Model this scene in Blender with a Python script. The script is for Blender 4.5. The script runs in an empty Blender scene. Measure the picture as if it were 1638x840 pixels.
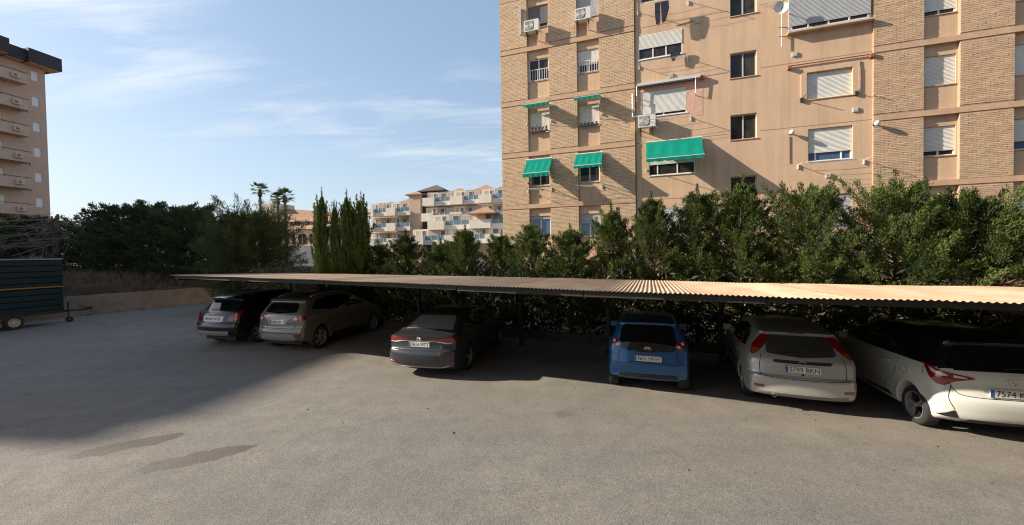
import bpy, bmesh, math, random
import numpy as np
from mathutils import Vector, Matrix
from mathutils.bvhtree import BVHTree
from mathutils.geometry import delaunay_2d_cdt

sc = bpy.context.scene
C = sc.collection
rad = math.radians

# ------------------------------------------------------------------ camera
CAM_H = 2.85
FPX = 622.0                      # focal length in pixels of a 1638 wide frame
p_, r_ = rad(1.2), rad(0.92)
fw = Vector((0, math.cos(p_), -math.sin(p_)))
up = Vector((0, math.sin(p_), math.cos(p_)))
rt = Vector((1, 0, 0))
CR = rt * math.cos(r_) - up * math.sin(r_)
CU = up * math.cos(r_) + rt * math.sin(r_)
cam_data = bpy.data.cameras.new('camera')
cam_data.sensor_width = 36.0
cam_data.lens = FPX / 1638.0 * 36.0
cam_data.clip_start = 0.05
cam_data.clip_end = 3000.0
cam = bpy.data.objects.new('camera', cam_data)
C.objects.link(cam)
cam.matrix_world = Matrix(((CR.x, CU.x, -fw.x, 0), (CR.y, CU.y, -fw.y, 0),
                           (CR.z, CU.z, -fw.z, CAM_H), (0, 0, 0, 1)))
sc.camera = cam

# ------------------------------------------------------------------ sun and sky
SUN_EL = rad(26.3)
SUN_AZ = rad(-86.0)              # from +Y towards +X
sun_dir = Vector((math.sin(SUN_AZ) * math.cos(SUN_EL), math.cos(SUN_AZ) * math.cos(SUN_EL), math.sin(SUN_EL)))
sl = bpy.data.lights.new('sun', 'SUN')
sl.energy = 5.0
sl.angle = rad(0.7)
sl.color = (1.0, 0.89, 0.74)
sun = bpy.data.objects.new('sun', sl)
C.objects.link(sun)
sun.rotation_euler = (-sun_dir).to_track_quat('-Z', 'Y').to_euler()
sun.location = (-40, 0, 60)

world = bpy.data.worlds.new('World')
sc.world = world
world.use_nodes = True
wn, wl = world.node_tree.nodes, world.node_tree.links
wn.clear()
w_out = wn.new('ShaderNodeOutputWorld')
w_bg = wn.new('ShaderNodeBackground')
w_bg.inputs['Strength'].default_value = 0.088
sky = wn.new('ShaderNodeTexSky')
sky.sky_type = 'NISHITA'
sky.sun_disc = False
sky.sun_elevation = SUN_EL
sky.sun_rotation = SUN_AZ
sky.air_density = 1.0
sky.dust_density = 1.0
sky.ozone_density = 1.5
# thin cirrus: noise on a plane high above, stretched into streaks
tc = wn.new('ShaderNodeTexCoord')
sep = wn.new('ShaderNodeSeparateXYZ'); wl.new(tc.outputs['Generated'], sep.inputs[0])
def wmath(op, a, b=None):
    n = wn.new('ShaderNodeMath'); n.operation = op
    for i, v in enumerate((a, b)):
        if v is None: continue
        if isinstance(v, (int, float)): n.inputs[i].default_value = v
        else: wl.new(v, n.inputs[i])
    return n.outputs[0]
zz = wmath('ADD', wmath('MAXIMUM', sep.outputs['Z'], 0.0), 0.12)
cx_ = wmath('DIVIDE', sep.outputs['X'], zz)
cy_ = wmath('DIVIDE', sep.outputs['Y'], zz)
cmb = wn.new('ShaderNodeCombineXYZ'); wl.new(cx_, cmb.inputs[0]); wl.new(cy_, cmb.inputs[1])
mp = wn.new('ShaderNodeMapping'); wl.new(cmb.outputs[0], mp.inputs[0])
mp.inputs['Rotation'].default_value = (0, 0, rad(-20))
mp.inputs['Scale'].default_value = (0.5, 2.1, 1)
mp.inputs['Location'].default_value = (3.3, 1.2, 0)
nz = wn.new('ShaderNodeTexNoise'); wl.new(mp.outputs[0], nz.inputs['Vector'])
nz.inputs['Scale'].default_value = 1.5; nz.inputs['Detail'].default_value = 9
nz.inputs['Roughness'].default_value = 0.62; nz.inputs['Distortion'].default_value = 0.55
nz2 = wn.new('ShaderNodeTexNoise'); mp2 = wn.new('ShaderNodeMapping'); wl.new(cmb.outputs[0], mp2.inputs[0]); mp2.inputs['Location'].default_value = (4.55, 6.15, 0); wl.new(mp2.outputs[0], nz2.inputs['Vector'])
nz2.inputs['Scale'].default_value = 0.55; nz2.inputs['Detail'].default_value = 3
rp = wn.new('ShaderNodeMapRange'); wl.new(nz.outputs[0], rp.inputs[0])
rp.inputs[1].default_value = 0.47; rp.inputs[2].default_value = 0.74
rp2 = wn.new('ShaderNodeMapRange'); wl.new(nz2.outputs[0], rp2.inputs[0])
rp2.inputs[1].default_value = 0.46; rp2.inputs[2].default_value = 0.62
cl = wmath('MULTIPLY', rp.outputs[0], rp2.outputs[0])
thin = wn.new('ShaderNodeMapRange'); wl.new(sep.outputs['Z'], thin.inputs[0]); thin.inputs[1].default_value = 0.08; thin.inputs[2].default_value = 0.36; thin.inputs[3].default_value = 0.12; thin.inputs[4].default_value = 1.1
cl = wmath('MULTIPLY', cl, thin.outputs[0])
mixc = wn.new('ShaderNodeMix'); mixc.data_type = 'RGBA'
mixv = wn.new('ShaderNodeMix'); mixv.data_type = 'RGBA'          # even thin veil of high haze
mixv.inputs['Factor'].default_value = 0.45; wl.new(sky.outputs[0], mixv.inputs['A'])
mixv.inputs['B'].default_value = (1.95, 2.85, 4.1, 1)
wl.new(cl, mixc.inputs['Factor']); wl.new(mixv.outputs['Result'], mixc.inputs['A'])
mixc.inputs['B'].default_value = (5.6, 5.8, 5.9, 1)
# even pale haze thickening towards the horizon all round
hz = wmath('MULTIPLY', wmath('POWER', 2.718, wmath('MULTIPLY', wmath('MAXIMUM', sep.outputs['Z'], 0.0), -4.2)), 0.80)
mixh = wn.new('ShaderNodeMix'); mixh.data_type = 'RGBA'
wl.new(hz, mixh.inputs['Factor']); wl.new(mixc.outputs['Result'], mixh.inputs['A'])
mixh.inputs['B'].default_value = (3.7, 4.15, 4.35, 1)
wl.new(mixh.outputs['Result'], w_bg.inputs['Color'])
wl.new(w_bg.outputs[0], w_out.inputs['Surface'])

vs = sc.view_settings
vs.view_transform = 'Standard'
vs.look = 'None'
vs.gamma = 1.0
vs.use_curve_mapping = False
vs.exposure = 1.14
sc.cycles.use_denoising = True
sc.cycles.use_adaptive_sampling = False
sc.cycles.filter_width = 1.15
sc.cycles.max_bounces = 8
sc.cycles.sample_clamp_indirect = 4.0
sc.render.resolution_x, sc.render.resolution_y = 1024, 525

# ------------------------------------------------------------------ materials
MATS = {}
def mat(name, col, rough=0.7, metal=0.0, spec=0.5, var=None, bump=None, coat=0.0, col2=None, tint=None, transl=0.0, stretch=None, streak=0.0, objvar=0.0):
    """procedural Principled material; var=(scale, amount) colour mottling, bump=(scale, strength, distance)"""
    if name in MATS: return MATS[name]
    m = bpy.data.materials.new(name); m.use_nodes = True
    N, L = m.node_tree.nodes, m.node_tree.links
    N.clear()
    out = N.new('ShaderNodeOutputMaterial')
    b = N.new('ShaderNodeBsdfPrincipled')
    b.inputs['Base Color'].default_value = (*col, 1)
    b.inputs['Roughness'].default_value = rough
    b.inputs['Metallic'].default_value = metal
    b.inputs['Specular IOR Level'].default_value = spec
    b.inputs['Coat Weight'].default_value = coat
    b.inputs['Coat Roughness'].default_value = 0.04
    L.new(b.outputs[0], out.inputs['Surface'])
    t = N.new('ShaderNodeTexCoord')
    vec = t.outputs['Object']
    if stretch:
        mpp = N.new('ShaderNodeMapping'); L.new(vec, mpp.inputs[0])
        mpp.inputs['Scale'].default_value = stretch; vec = mpp.outputs[0]
    src = None
    if tint:                                   # per piece random value stored on the faces
        a = N.new('ShaderNodeAttribute'); a.attribute_name = 'tint'
        mx = N.new('ShaderNodeMix'); mx.data_type = 'RGBA'
        mx.inputs['A'].default_value = (*col, 1); mx.inputs['B'].default_value = (*tint, 1)
        L.new(a.outputs['Fac'], mx.inputs['Factor']); src = mx.outputs['Result']
    if var:
        nz = N.new('ShaderNodeTexNoise'); L.new(vec, nz.inputs['Vector'])
        nz.inputs['Scale'].default_value = var[0]; nz.inputs['Detail'].default_value = 7
        nz.inputs['Roughness'].default_value = 0.65
        mr = N.new('ShaderNodeMapRange'); L.new(nz.outputs[0], mr.inputs[0])
        mr.inputs[1].default_value = 0.3; mr.inputs[2].default_value = 0.7
        mx = N.new('ShaderNodeMix'); mx.data_type = 'RGBA'
        L.new(mr.outputs[0], mx.inputs['Factor'])
        c2 = col2 or tuple(c * (1 - var[1]) for c in col)
        if src is None: mx.inputs['A'].default_value = (*col, 1); mx.inputs['B'].default_value = (*c2, 1)
        else:
            mu = N.new('ShaderNodeMix'); mu.data_type = 'RGBA'; mu.blend_type = 'MULTIPLY'
            mu.inputs['Factor'].default_value = 1.0
            L.new(src, mu.inputs['A']); k = 1 - var[1]; mu.inputs['B'].default_value = (k, k, k, 1)
            L.new(src, mx.inputs['A']); L.new(mu.outputs['Result'], mx.inputs['B'])
        src = mx.outputs['Result']
    def mulby(fac_socket, lo, hi, a0, a1):
        mr_ = N.new('ShaderNodeMapRange'); L.new(fac_socket, mr_.inputs[0])
        mr_.inputs[1].default_value, mr_.inputs[2].default_value, mr_.inputs[3].default_value, mr_.inputs[4].default_value = a0, a1, lo, hi
        cc = N.new('ShaderNodeCombineColor')
        for i_ in range(3): L.new(mr_.outputs[0], cc.inputs[i_])
        mu = N.new('ShaderNodeMix'); mu.data_type = 'RGBA'; mu.blend_type = 'MULTIPLY'; mu.inputs['Factor'].default_value = 1.0
        if src is None: mu.inputs['A'].default_value = (*col, 1)
        else: L.new(src, mu.inputs['A'])
        L.new(cc.outputs[0], mu.inputs['B']); return mu.outputs['Result']
    if streak:                                 # rain streaks running down the surface
        ms_ = N.new('ShaderNodeMapping'); L.new(t.outputs['Object'], ms_.inputs[0]); ms_.inputs['Scale'].default_value = (2.6, 2.6, 0.16)
        ns_ = N.new('ShaderNodeTexNoise'); L.new(ms_.outputs[0], ns_.inputs['Vector']); ns_.inputs['Scale'].default_value = 1.0; ns_.inputs['Detail'].default_value = 8; ns_.inputs['Roughness'].default_value = 0.7
        src = mulby(ns_.outputs[0], 1 - streak, 1.04, 0.36, 0.56)
    if objvar:                                 # each piece a little different
        oi = N.new('ShaderNodeObjectInfo'); src = mulby(oi.outputs['Random'], 1 - objvar, 1 + objvar*0.6, 0.0, 1.0)
    if src is not None: L.new(src, b.inputs['Base Color'])
    if bump:
        nb = N.new('ShaderNodeTexNoise'); L.new(vec, nb.inputs['Vector'])
        nb.inputs['Scale'].default_value = bump[0]; nb.inputs['Detail'].default_value = 5
        bp = N.new('ShaderNodeBump'); bp.inputs['Strength'].default_value = bump[1]
        bp.inputs['Distance'].default_value = bump[2]
        L.new(nb.outputs[0], bp.inputs['Height']); L.new(bp.outputs[0], b.inputs['Normal'])
    if transl > 0:
        tr = N.new('ShaderNodeBsdfTranslucent')
        if src is not None: L.new(src, tr.inputs['Color'])
        else: tr.inputs['Color'].default_value = (*col, 1)
        ms = N.new('ShaderNodeMixShader'); ms.inputs[0].default_value = transl
        L.new(b.outputs[0], ms.inputs[1]); L.new(tr.outputs[0], ms.inputs[2])
        L.new(ms.outputs[0], out.inputs['Surface'])
    MATS[name] = m
    return m

# ------------------------------------------------------------------ mesh helpers
def link_mesh(name, me, m, parent=None, smooth=False, sharp=None):
    if m is not None: me.materials.append(m)
    if smooth:
        me.shade_smooth()
        if sharp: me.set_sharp_from_angle(angle=rad(sharp))
    o = bpy.data.objects.new(name, me)
    C.objects.link(o)
    if parent is not None: o.parent = parent
    return o

class MB:
    def __init__(s): s.v, s.f, s.t = [], [], []
    def add(s, vs, fs, t=None):
        k = len(s.v); s.v += [tuple(v) for v in vs]
        for f in fs:
            s.f.append(tuple(i + k for i in f)); s.t.append(0.5 if t is None else t)
    def box(s, x0, x1, y0, y1, z0, z1, t=None):
        s.add([(x0,y0,z0),(x1,y0,z0),(x1,y1,z0),(x0,y1,z0),(x0,y0,z1),(x1,y0,z1),(x1,y1,z1),(x0,y1,z1)],
              [(0,3,2,1),(4,5,6,7),(0,1,5,4),(1,2,6,5),(2,3,7,6),(3,0,4,7)], t)
    def quad(s, a, b, c, d, t=None): s.add([a, b, c, d], [(0,1,2,3)], t)
    def tube(s, pts, r, n=6, r2=None, t=None, cap=True):
        pts = [Vector(p) for p in pts]; N = len(pts); vs = []; prev = None
        for i, p in enumerate(pts):
            d = (pts[min(i+1, N-1)] - pts[max(i-1, 0)])
            d = d.normalized() if d.length > 1e-9 else Vector((0,0,1))
            if prev is None:
                a = Vector((0,0,1)) if abs(d.z) < 0.9 else Vector((1,0,0)); u = d.cross(a).normalized()
            else: u = (prev - d * prev.dot(d)); u = u.normalized() if u.length > 1e-6 else d.orthogonal().normalized()
            prev = u; w = d.cross(u)
            rr = r if r2 is None else r + (r2 - r) * i / max(1, N - 1)
            vs += [p + (u * math.cos(2*math.pi*k/n) + w * math.sin(2*math.pi*k/n)) * rr for k in range(n)]
        fs = [(i*n+k, i*n+(k+1)%n, (i+1)*n+(k+1)%n, (i+1)*n+k) for i in range(N-1) for k in range(n)]
        if cap: fs += [tuple(range(n))[::-1], tuple((N-1)*n+k for k in range(n))]
        s.add(vs, fs, t)
    def lathe(s, prof, n=24, axis='z', c=(0,0,0), t=None, closed=False):
        vs = []
        for (r, h) in prof:
            for k in range(n):
                a = 2*math.pi*k/n; q = (r*math.cos(a), r*math.sin(a), h)
                if axis == 'x': q = (q[2], q[0], q[1])
                elif axis == 'y': q = (q[0], q[2], q[1])
                vs.append((q[0]+c[0], q[1]+c[1], q[2]+c[2]))
        P = len(prof)
        fs = [(i*n+k, i*n+(k+1)%n, ((i+1)%P)*n+(k+1)%n, ((i+1)%P)*n+k) for i in range(P if closed else P-1) for k in range(n)]
        s.add(vs, fs, t)
    def prism(s, poly, a0, a1, axis='y', t=None):
        """extrude a 2D polygon along an axis ('y': poly in x,z; 'x': poly in y,z; 'z': poly in x,y)"""
        n = len(poly)
        def P(u, v, a): return (u, a, v) if axis == 'y' else ((a, u, v) if axis == 'x' else (u, v, a))
        s.add([P(u, v, a0) for u, v in poly] + [P(u, v, a1) for u, v in poly],
              [tuple(range(n))[::-1], tuple(range(n, 2*n))] + [(i, (i+1)%n, n+(i+1)%n, n+i) for i in range(n)], t)
    def mesh(s, name, tint=False):
        me = bpy.data.meshes.new(name); me.from_pydata(s.v, [], s.f)
        if tint:
            a = me.attributes.new('tint', 'FLOAT', 'FACE'); a.data.foreach_set('value', s.t)
        me.validate(); return me
    def build(s, name, m, parent=None, smooth=False, tint=False, sharp=None, fix=False):
        me = s.mesh(name, tint)
        if fix:
            bm = bmesh.new(); bm.from_mesh(me); bmesh.ops.recalc_face_normals(bm, faces=bm.faces); bm.to_mesh(me); bm.free()
        return link_mesh(name, me, m, parent, smooth, sharp)

def np_quads(name, V, tint=None):
    """V: (n,4,3) array of separate quads -> mesh with a per face tint"""
    n = len(V); me = bpy.data.meshes.new(name)
    me.vertices.add(n*4); me.vertices.foreach_set('co', V.astype(np.float32).ravel())
    me.loops.add(n*4); me.loops.foreach_set('vertex_index', np.arange(n*4, dtype=np.int32))
    me.polygons.add(n); me.polygons.foreach_set('loop_start', np.arange(0, n*4, 4, dtype=np.int32))
    if tint is not None:
        a = me.attributes.new('tint', 'FLOAT', 'FACE'); a.data.foreach_set('value', tint.astype(np.float32))
    me.update(calc_edges=True); return me

def empty(name, loc=(0,0,0), rz=0.0):
    o = bpy.data.objects.new(name, None); C.objects.link(o)
    o.location = loc; o.rotation_euler = (0, 0, rz); o.empty_display_size = 0.3
    return o
def tag(o, label=None, cat=None, group=None, kind=None):
    if label: o['label'] = label
    if cat: o['category'] = cat
    if group: o['group'] = group
    if kind: o['kind'] = kind
    return o
def thing(name, label, cat, loc=(0,0,0), rz=0.0, group=None):
    return tag(empty(name, loc, rz), label, cat, group)

def text_mesh(txt, size, depth=0.002, width=None):
    cu = bpy.data.curves.new('lettering', 'FONT'); cu.body = txt; cu.size = size
    cu.align_x = 'CENTER'; cu.align_y = 'CENTER'; cu.extrude = depth; cu.resolution_u = 2
    o = bpy.data.objects.new('lettering', cu); C.objects.link(o)
    dg = bpy.context.evaluated_depsgraph_get()
    me = bpy.data.meshes.new_from_object(o.evaluated_get(dg))
    bpy.data.objects.remove(o); bpy.data.curves.remove(cu)
    if width:
        xs = [v.co.x for v in me.vertices]; w = max(xs) - min(xs)
        k = width / w
        for v in me.vertices: v.co.x *= k
    return me
# ================================================================== SETTING
rng = random.Random(7)

def ground_material():
    m = bpy.data.materials.new('asphalt'); m.use_nodes = True
    N, L = m.node_tree.nodes, m.node_tree.links
    b = N['Principled BSDF']
    t = N.new('ShaderNodeTexCoord')
    def noise(scale, det=6, rough=0.6, vec=None):
        n = N.new('ShaderNodeTexNoise'); L.new(vec or t.outputs['Object'], n.inputs['Vector'])
        n.inputs['Scale'].default_value = scale; n.inputs['Detail'].default_value = det
        n.inputs['Roughness'].default_value = rough; return n.outputs[0]
    def mr(x, a, b_, c=0.0, d=1.0):
        n = N.new('ShaderNodeMapRange'); L.new(x, n.inputs[0])
        for i, v in zip((1,2,3,4), (a,b_,c,d)): n.inputs[i].default_value = v
        n.clamp = True; return n.outputs[0]
    def mix(f, a, b_, bt='MIX'):
        n = N.new('ShaderNodeMix'); n.data_type = 'RGBA'; n.blend_type = bt
        if isinstance(f, float): n.inputs['Factor'].default_value = f
        else: L.new(f, n.inputs['Factor'])
        for k, v in (('A', a), ('B', b_)):
            if isinstance(v, tuple): n.inputs[k].default_value = (*v, 1)
            else: L.new(v, n.inputs[k])
        return n.outputs['Result']
    def mth(op, a, b_=None):
        n = N.new('ShaderNodeMath'); n.operation = op
        for i, v in enumerate((a, b_)):
            if v is None: continue
            if isinstance(v, float): n.inputs[i].default_value = v
            else: L.new(v, n.inputs[i])
        return n.outputs[0]
    vo = N.new('ShaderNodeTexVoronoi'); L.new(t.outputs['Object'], vo.inputs['Vector'])
    vo.inputs['Scale'].default_value = 105
    vo2 = N.new('ShaderNodeTexVoronoi'); L.new(t.outputs['Object'], vo2.inputs['Vector'])
    vo2.inputs['Scale'].default_value = 48
    base = mix(mr(noise(0.35), 0.35, 0.68), (0.172, 0.159, 0.140), (0.220, 0.203, 0.177))
    base = mix(mr(noise(2.3, 8, 0.7), 0.35, 0.7), base, (0.145, 0.134, 0.119))
    sp = N.new('ShaderNodeSeparateColor'); L.new(vo.outputs['Color'], sp.inputs[0])
    sp2 = N.new('ShaderNodeSeparateColor'); L.new(vo2.outputs['Color'], sp2.inputs[0])
    g1 = mr(sp.outputs[0], 0.0, 1.0, 0.76, 1.24); g2 = mr(sp2.outputs[1], 0.0, 1.0, 0.86, 1.14)
    gg = mth('MULTIPLY', g1, g2)
    cc = N.new('ShaderNodeCombineColor')
    for i in range(3): L.new(gg, cc.inputs[i])
    base = mix(1.0, base, cc.outputs[0], 'MULTIPLY')
    # dusty, browner strip where the cars stop (carport edge) and fine sand drifts
    sx = N.new('ShaderNodeSeparateXYZ'); L.new(t.outputs['Object'], sx.inputs[0])
    perp = mth('ADD', mth('MULTIPLY', sx.outputs[0], 0.407), mth('MULTIPLY', sx.outputs[1], 0.913))
    band = mth('MULTIPLY', mr(perp, 5.2, 7.8), mr(noise(0.9, 6), 0.38, 0.62))
    base = mix(mth('MULTIPLY', band, 0.55), base, (0.235, 0.205, 0.165))
    # faint wheel-worn lanes and old oil drips
    rot = N.new('ShaderNodeMapping'); L.new(t.outputs['Object'], rot.inputs[0]); rot.inputs['Rotation'].default_value = (0, 0, rad(14)); rot.inputs['Scale'].default_value = (0.16, 1.5, 1)
    lane = mr(noise(1.0, 6, 0.6, rot.outputs[0]), 0.40, 0.66)
    base = mix(mth('MULTIPLY', lane, 0.20), base, (0.105, 0.099, 0.090))
    vd = N.new('ShaderNodeTexVoronoi'); L.new(t.outputs['Object'], vd.inputs['Vector']); vd.inputs['Scale'].default_value = 0.85; vd.inputs['Randomness'].default_value = 1.0
    spot = mth('MULTIPLY', mr(mth('ADD', vd.outputs['Distance'], mr(noise(7.0, 5), 0.2, 0.8, -0.10, 0.10)), 0.20, 0.10), mr(noise(0.22, 3), 0.50, 0.62))
    base = mix(mth('MULTIPLY', spot, 0.55), base, (0.070, 0.062, 0.054))
    # two damp streaks with a shape of their own
    def streak(x0, y0, x1, y1, w):
        dx, dy = x1 - x0, y1 - y0; ln = math.hypot(dx, dy); dx /= ln; dy /= ln
        cx, cy = (x0 + x1) / 2, (y0 + y1) / 2
        u = mth('ADD', mth('MULTIPLY', mth('SUBTRACT', sx.outputs[0], cx), dx), mth('MULTIPLY', mth('SUBTRACT', sx.outputs[1], cy), dy))
        v = mth('ADD', mth('MULTIPLY', mth('SUBTRACT', sx.outputs[0], cx), -dy), mth('MULTIPLY', mth('SUBTRACT', sx.outputs[1], cy), dx))
        r2 = mth('ADD', mth('POWER', mth('ABSOLUTE', mth('DIVIDE', u, ln * 0.5)), 3.0), mth('POWER', mth('ABSOLUTE', mth('DIVIDE', v, w)), 2.0))
        r2 = mth('ADD', r2, mr(noise(4.0, 5), 0.2, 0.8, -0.6, 0.6))
        edge = mr(r2, 1.0, 0.72)
        return mth('MULTIPLY', edge, mr(u, -ln * 0.5, ln * 0.5, 0.45, 1.0))
    s1 = streak(-6.55, 5.60, -5.35, 6.28, 0.21)
    s2 = streak(-5.15, 5.20, -3.95, 5.86, 0.23)
    st = mth('MAXIMUM', s1, s2)
    base = mix(mth('MULTIPLY', st, 0.72), base, (0.058, 0.046, 0.036))
    L.new(base, b.inputs['Base Color'])
    b.inputs['Roughness'].default_value = 0.92
    b.inputs['Specular IOR Level'].default_value = 0.25
    bp = N.new('ShaderNodeBump'); bp.inputs['Strength'].default_value = 0.6; bp.inputs['Distance'].default_value = 0.006
    h = mth('ADD', vo.outputs['Distance'], mth('MULTIPLY', noise(95.0, 3), 0.8))
    L.new(h, bp.inputs['Height']); L.new(bp.outputs[0], b.inputs['Normal'])
    return m

mb = MB(); mb.quad((-900,-600,0),(900,-600,0),(900,1500,0),(-900,1500,0))
g = mb.build('ground', ground_material()); tag(g, kind='structure')

# frames: parking rows run along CS (24 deg), CN points away from the camera
ROW = rad(-24.0)
csx, csy = math.cos(ROW), math.sin(ROW)
cnx, cny = -math.sin(ROW), math.cos(ROW)
def row(s, q, z=0.0): return Vector((csx*s + cnx*q, csy*s + cny*q, z))

# ---- earth bank behind the retaining wall
def bank_h(s, q):
    d = max(0.0, -29.2 - s)
    return 0.95 + 0.9 * min(1.0, d / 9.0) + 0.12 * math.sin(s * 1.7 + q) + 0.10 * math.sin(q * 1.1 - s * 0.6) * min(1, d)
mb = MB()
S = [-29.16 - 0.8 * i for i in range(64)]; Q = [-30 + 1.0 * i for i in range(72)]
idx = {}
for i, s in enumerate(S):
    for j, q in enumerate(Q):
        idx[i, j] = len(mb.v); mb.v.append(tuple(row(s, q, bank_h(s, q))))
for i in range(len(S)-1):
    for j in range(len(Q)-1):
        mb.f.append((idx[i,j], idx[i,j+1], idx[i+1,j+1], idx[i+1,j])); mb.t.append(0.5)
m_earth = mat('dry_earth', (0.115, 0.078, 0.052), 0.95, var=(1.4, 0.5), bump=(9, 0.8, 0.06))
bank = mb.build('earth_bank', m_earth, smooth=True, fix=True); tag(bank, kind='structure')

# ---- concrete retaining wall
m_conc = mat('weathered_concrete', (0.30, 0.235, 0.175), 0.93, var=(1.6, 0.42), bump=(14, 0.5, 0.02))
rw = thing('retaining_wall', 'low weathered concrete retaining wall holding back the dry bank beside the trailer', 'wall', row(-29.0, 0), ROW)
x = -24.0
while x < 21.0:
    ln = 4.5
    m2 = MB(); m2.box(-0.20, 0.0, x, x + ln - 0.012, -0.1, 1.03 + rng.uniform(-0.012, 0.012))
    m2.build('wall_panel', m_conc, rw); x += ln
m2 = MB()
for k in range(26):
    xx = rng.uniform(-2, 20); r = rng.uniform(0.05, 0.16)
    m2.lathe([(0.001, r*0.55), (r*0.6, r*0.42), (r, 0.0)], 6, 'z', (rng.uniform(0.05, 0.4), xx, -0.01))
m2.build('fallen_rubble', m_earth, rw)['kind'] = 'stuff'

# ================================================================== CARPORT
m_roof = mat('weathered_roof_sheet', (0.48, 0.38, 0.265), 0.8, spec=0.25, var=(1.1, 0.5), col2=(0.38, 0.235, 0.145), bump=(30, 0.15, 0.004), stretch=(1.6, 0.55, 1), objvar=0.16)
m_steel = mat('brown_painted_steel', (0.032, 0.025, 0.021), 0.65, var=(5, 0.4))
m_under = mat('shade_dark_underside', (0.030, 0.024, 0.020), 0.9, var=(2, 0.4))  # near-black colour paints the carport's shade onto the underside of the sheets
cp = thing('carport', 'long low carport with rusty tan corrugated roof sheets over the parked cars', 'carport', (0,0,0), ROW)
Y0, Y1 = 6.94, 11.62
def interp(x, xs, ys): return float(np.interp(x, xs, ys))
def zf(s): return interp(s, (-15.2,-8.6,-3.9,-0.95,1.1,12), (2.36,2.29,2.22,2.17,2.155,2.15))
def zb(s): return interp(s, (-15.6,-14.4,-6.5,-1.6,1.8,4.4,12), (2.20,2.175,2.12,2.07,2.025,2.01,1.99))
SH = math.tan(rad(4.5))
PITCH, AMP = 0.076, 0.010
x = -15.13; i = 0
while x < 9.6:
    w = PITCH * 12
    m2 = MB(); n = 12 * 8
    lift = 0.0025 * (i % 2) + rng.uniform(0, 0.005); skew = rng.uniform(-0.035, 0.02)
    rows_ = [0.0, 0.33, 0.66, 1.0]
    for f in rows_:
        y = Y0 + (Y1 - Y0) * f + (skew if f in (0.0, 1.0) else 0)
        for k in range(n + 1):
            s = x + (w + PITCH * 0.5) * k / n
            z = zf(s) * (1 - f) + zb(s) * f + AMP * math.cos(2 * math.pi * (s + 15.13) / PITCH) + lift - 0.012 * math.sin(math.pi * ((s + 15.0) % 3.0) / 3.0)
            m2.v.append((s - SH * (y - Y0), y, z))
    for r in range(3):
        for k in range(n):
            a = r * (n + 1) + k; m2.f.append((a, a + 1, a + n + 2, a + n + 1)); m2.t.append(0.5)
    m2.build('roof_sheet', m_roof, cp, smooth=True)
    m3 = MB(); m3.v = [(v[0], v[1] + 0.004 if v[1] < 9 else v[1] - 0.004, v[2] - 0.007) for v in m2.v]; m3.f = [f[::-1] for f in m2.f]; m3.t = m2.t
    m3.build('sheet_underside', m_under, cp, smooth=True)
    x += w; i += 1
# edge beams bay by bay, purlins, rafters, posts
bays = [-15.0, -11.6, -8.3, -4.4, -1.7, 1.15, 4.0, 6.9, 9.6]
for a, b_ in zip(bays[:-1], bays[1:]):
    m2 = MB(); za, zb_ = zf(a) - 0.022, zf(b_) - 0.022; dz = 0.088 if a < -4.5 or a > 1 else 0.105
    m2.add([(a,Y0+0.07,za-dz),(b_-0.02,Y0+0.07,zb_-dz),(b_-0.02,Y0+0.115,zb_-dz),(a,Y0+0.115,za-dz),
            (a,Y0+0.07,za),(b_-0.02,Y0+0.07,zb_),(b_-0.02,Y0+0.115,zb_),(a,Y0+0.115,za)],
           [(0,3,2,1),(4,5,6,7),(0,1,5,4),(1,2,6,5),(2,3,7,6),(3,0,4,7)])
    m2.build('edge_beam', m_steel, cp)
    for f in (0.3, 0.62, 0.96):
        y = Y0 + (Y1 - Y0) * f; xo = -SH * (y - Y0)
        m2 = MB(); z0 = zf(a)*(1-f)+zb(a)*f - 0.02; z1 = zf(b_)*(1-f)+zb(b_)*f - 0.02
        m2.add([(a+xo,y,z0-.06),(b_+xo-.02,y,z1-.06),(b_+xo-.02,y+.04,z1-.06),(a+xo,y+.04,z0-.06),
                (a+xo,y,z0),(b_+xo-.02,y,z1),(b_+xo-.02,y+.04,z1),(a+xo,y+.04,z0)],
               [(0,3,2,1),(4,5,6,7),(0,1,5,4),(1,2,6,5),(2,3,7,6),(3,0,4,7)])
        m2.build('purlin', m_steel, cp)
for a in bays[:-1]:
    m2 = MB(); ya, yb = Y0 + 0.12, Y1 - 0.1
    xa, xb = a + 0.02 - SH*(ya-Y0), a + 0.02 - SH*(yb-Y0)
    h0, h1 = zf(a) - 0.085, zb(a) - 0.085
    m2.add([(xa-.03,ya,h0-.09),(xa+.03,ya,h0-.09),(xb+.03,yb,h1-.14),(xb-.03,yb,h1-.14),
            (xa-.03,ya,h0),(xa+.03,ya,h0),(xb+.03,yb,h1),(xb-.03,yb,h1)],
           [(0,3,2,1),(4,5,6,7),(0,1,5,4),(1,2,6,5),(2,3,7,6),(3,0,4,7)])
    m2.build('rafter', m_steel, cp)
    m2 = MB(); yp = 11.2; xp = a + 0.02 - SH*(yp-Y0)
    m2.box(xp-.05, xp+.05, yp-.05, yp+.05, 0, zb(a)-0.2); m2.box(xp-.11, xp+.11, yp-.11, yp+.11, 0, 0.012)
    m2.build('post', m_steel, cp)
    m2 = MB(); m2.tube([(xp, yp-0.06, zb(a)-0.75), (xp+0.06, yp-0.75, zb(a)-0.2)], 0.025, 6)
    m2.build('brace', m_steel, cp)

kw = thing('kerb_wall', 'low dark kerb wall running along the foot of the hedge behind the parked cars', 'wall', (0,0,0), ROW)
m2 = MB(); m2.box(-19, 16, 12.10, 12.28, -0.05, 0.27); m2.build('wall_body', mat('shade_dark_concrete', (0.11, 0.095, 0.075), 0.95, var=(3, 0.4)), kw)  # concrete colour lowered to paint in the deep shade at the back

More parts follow.
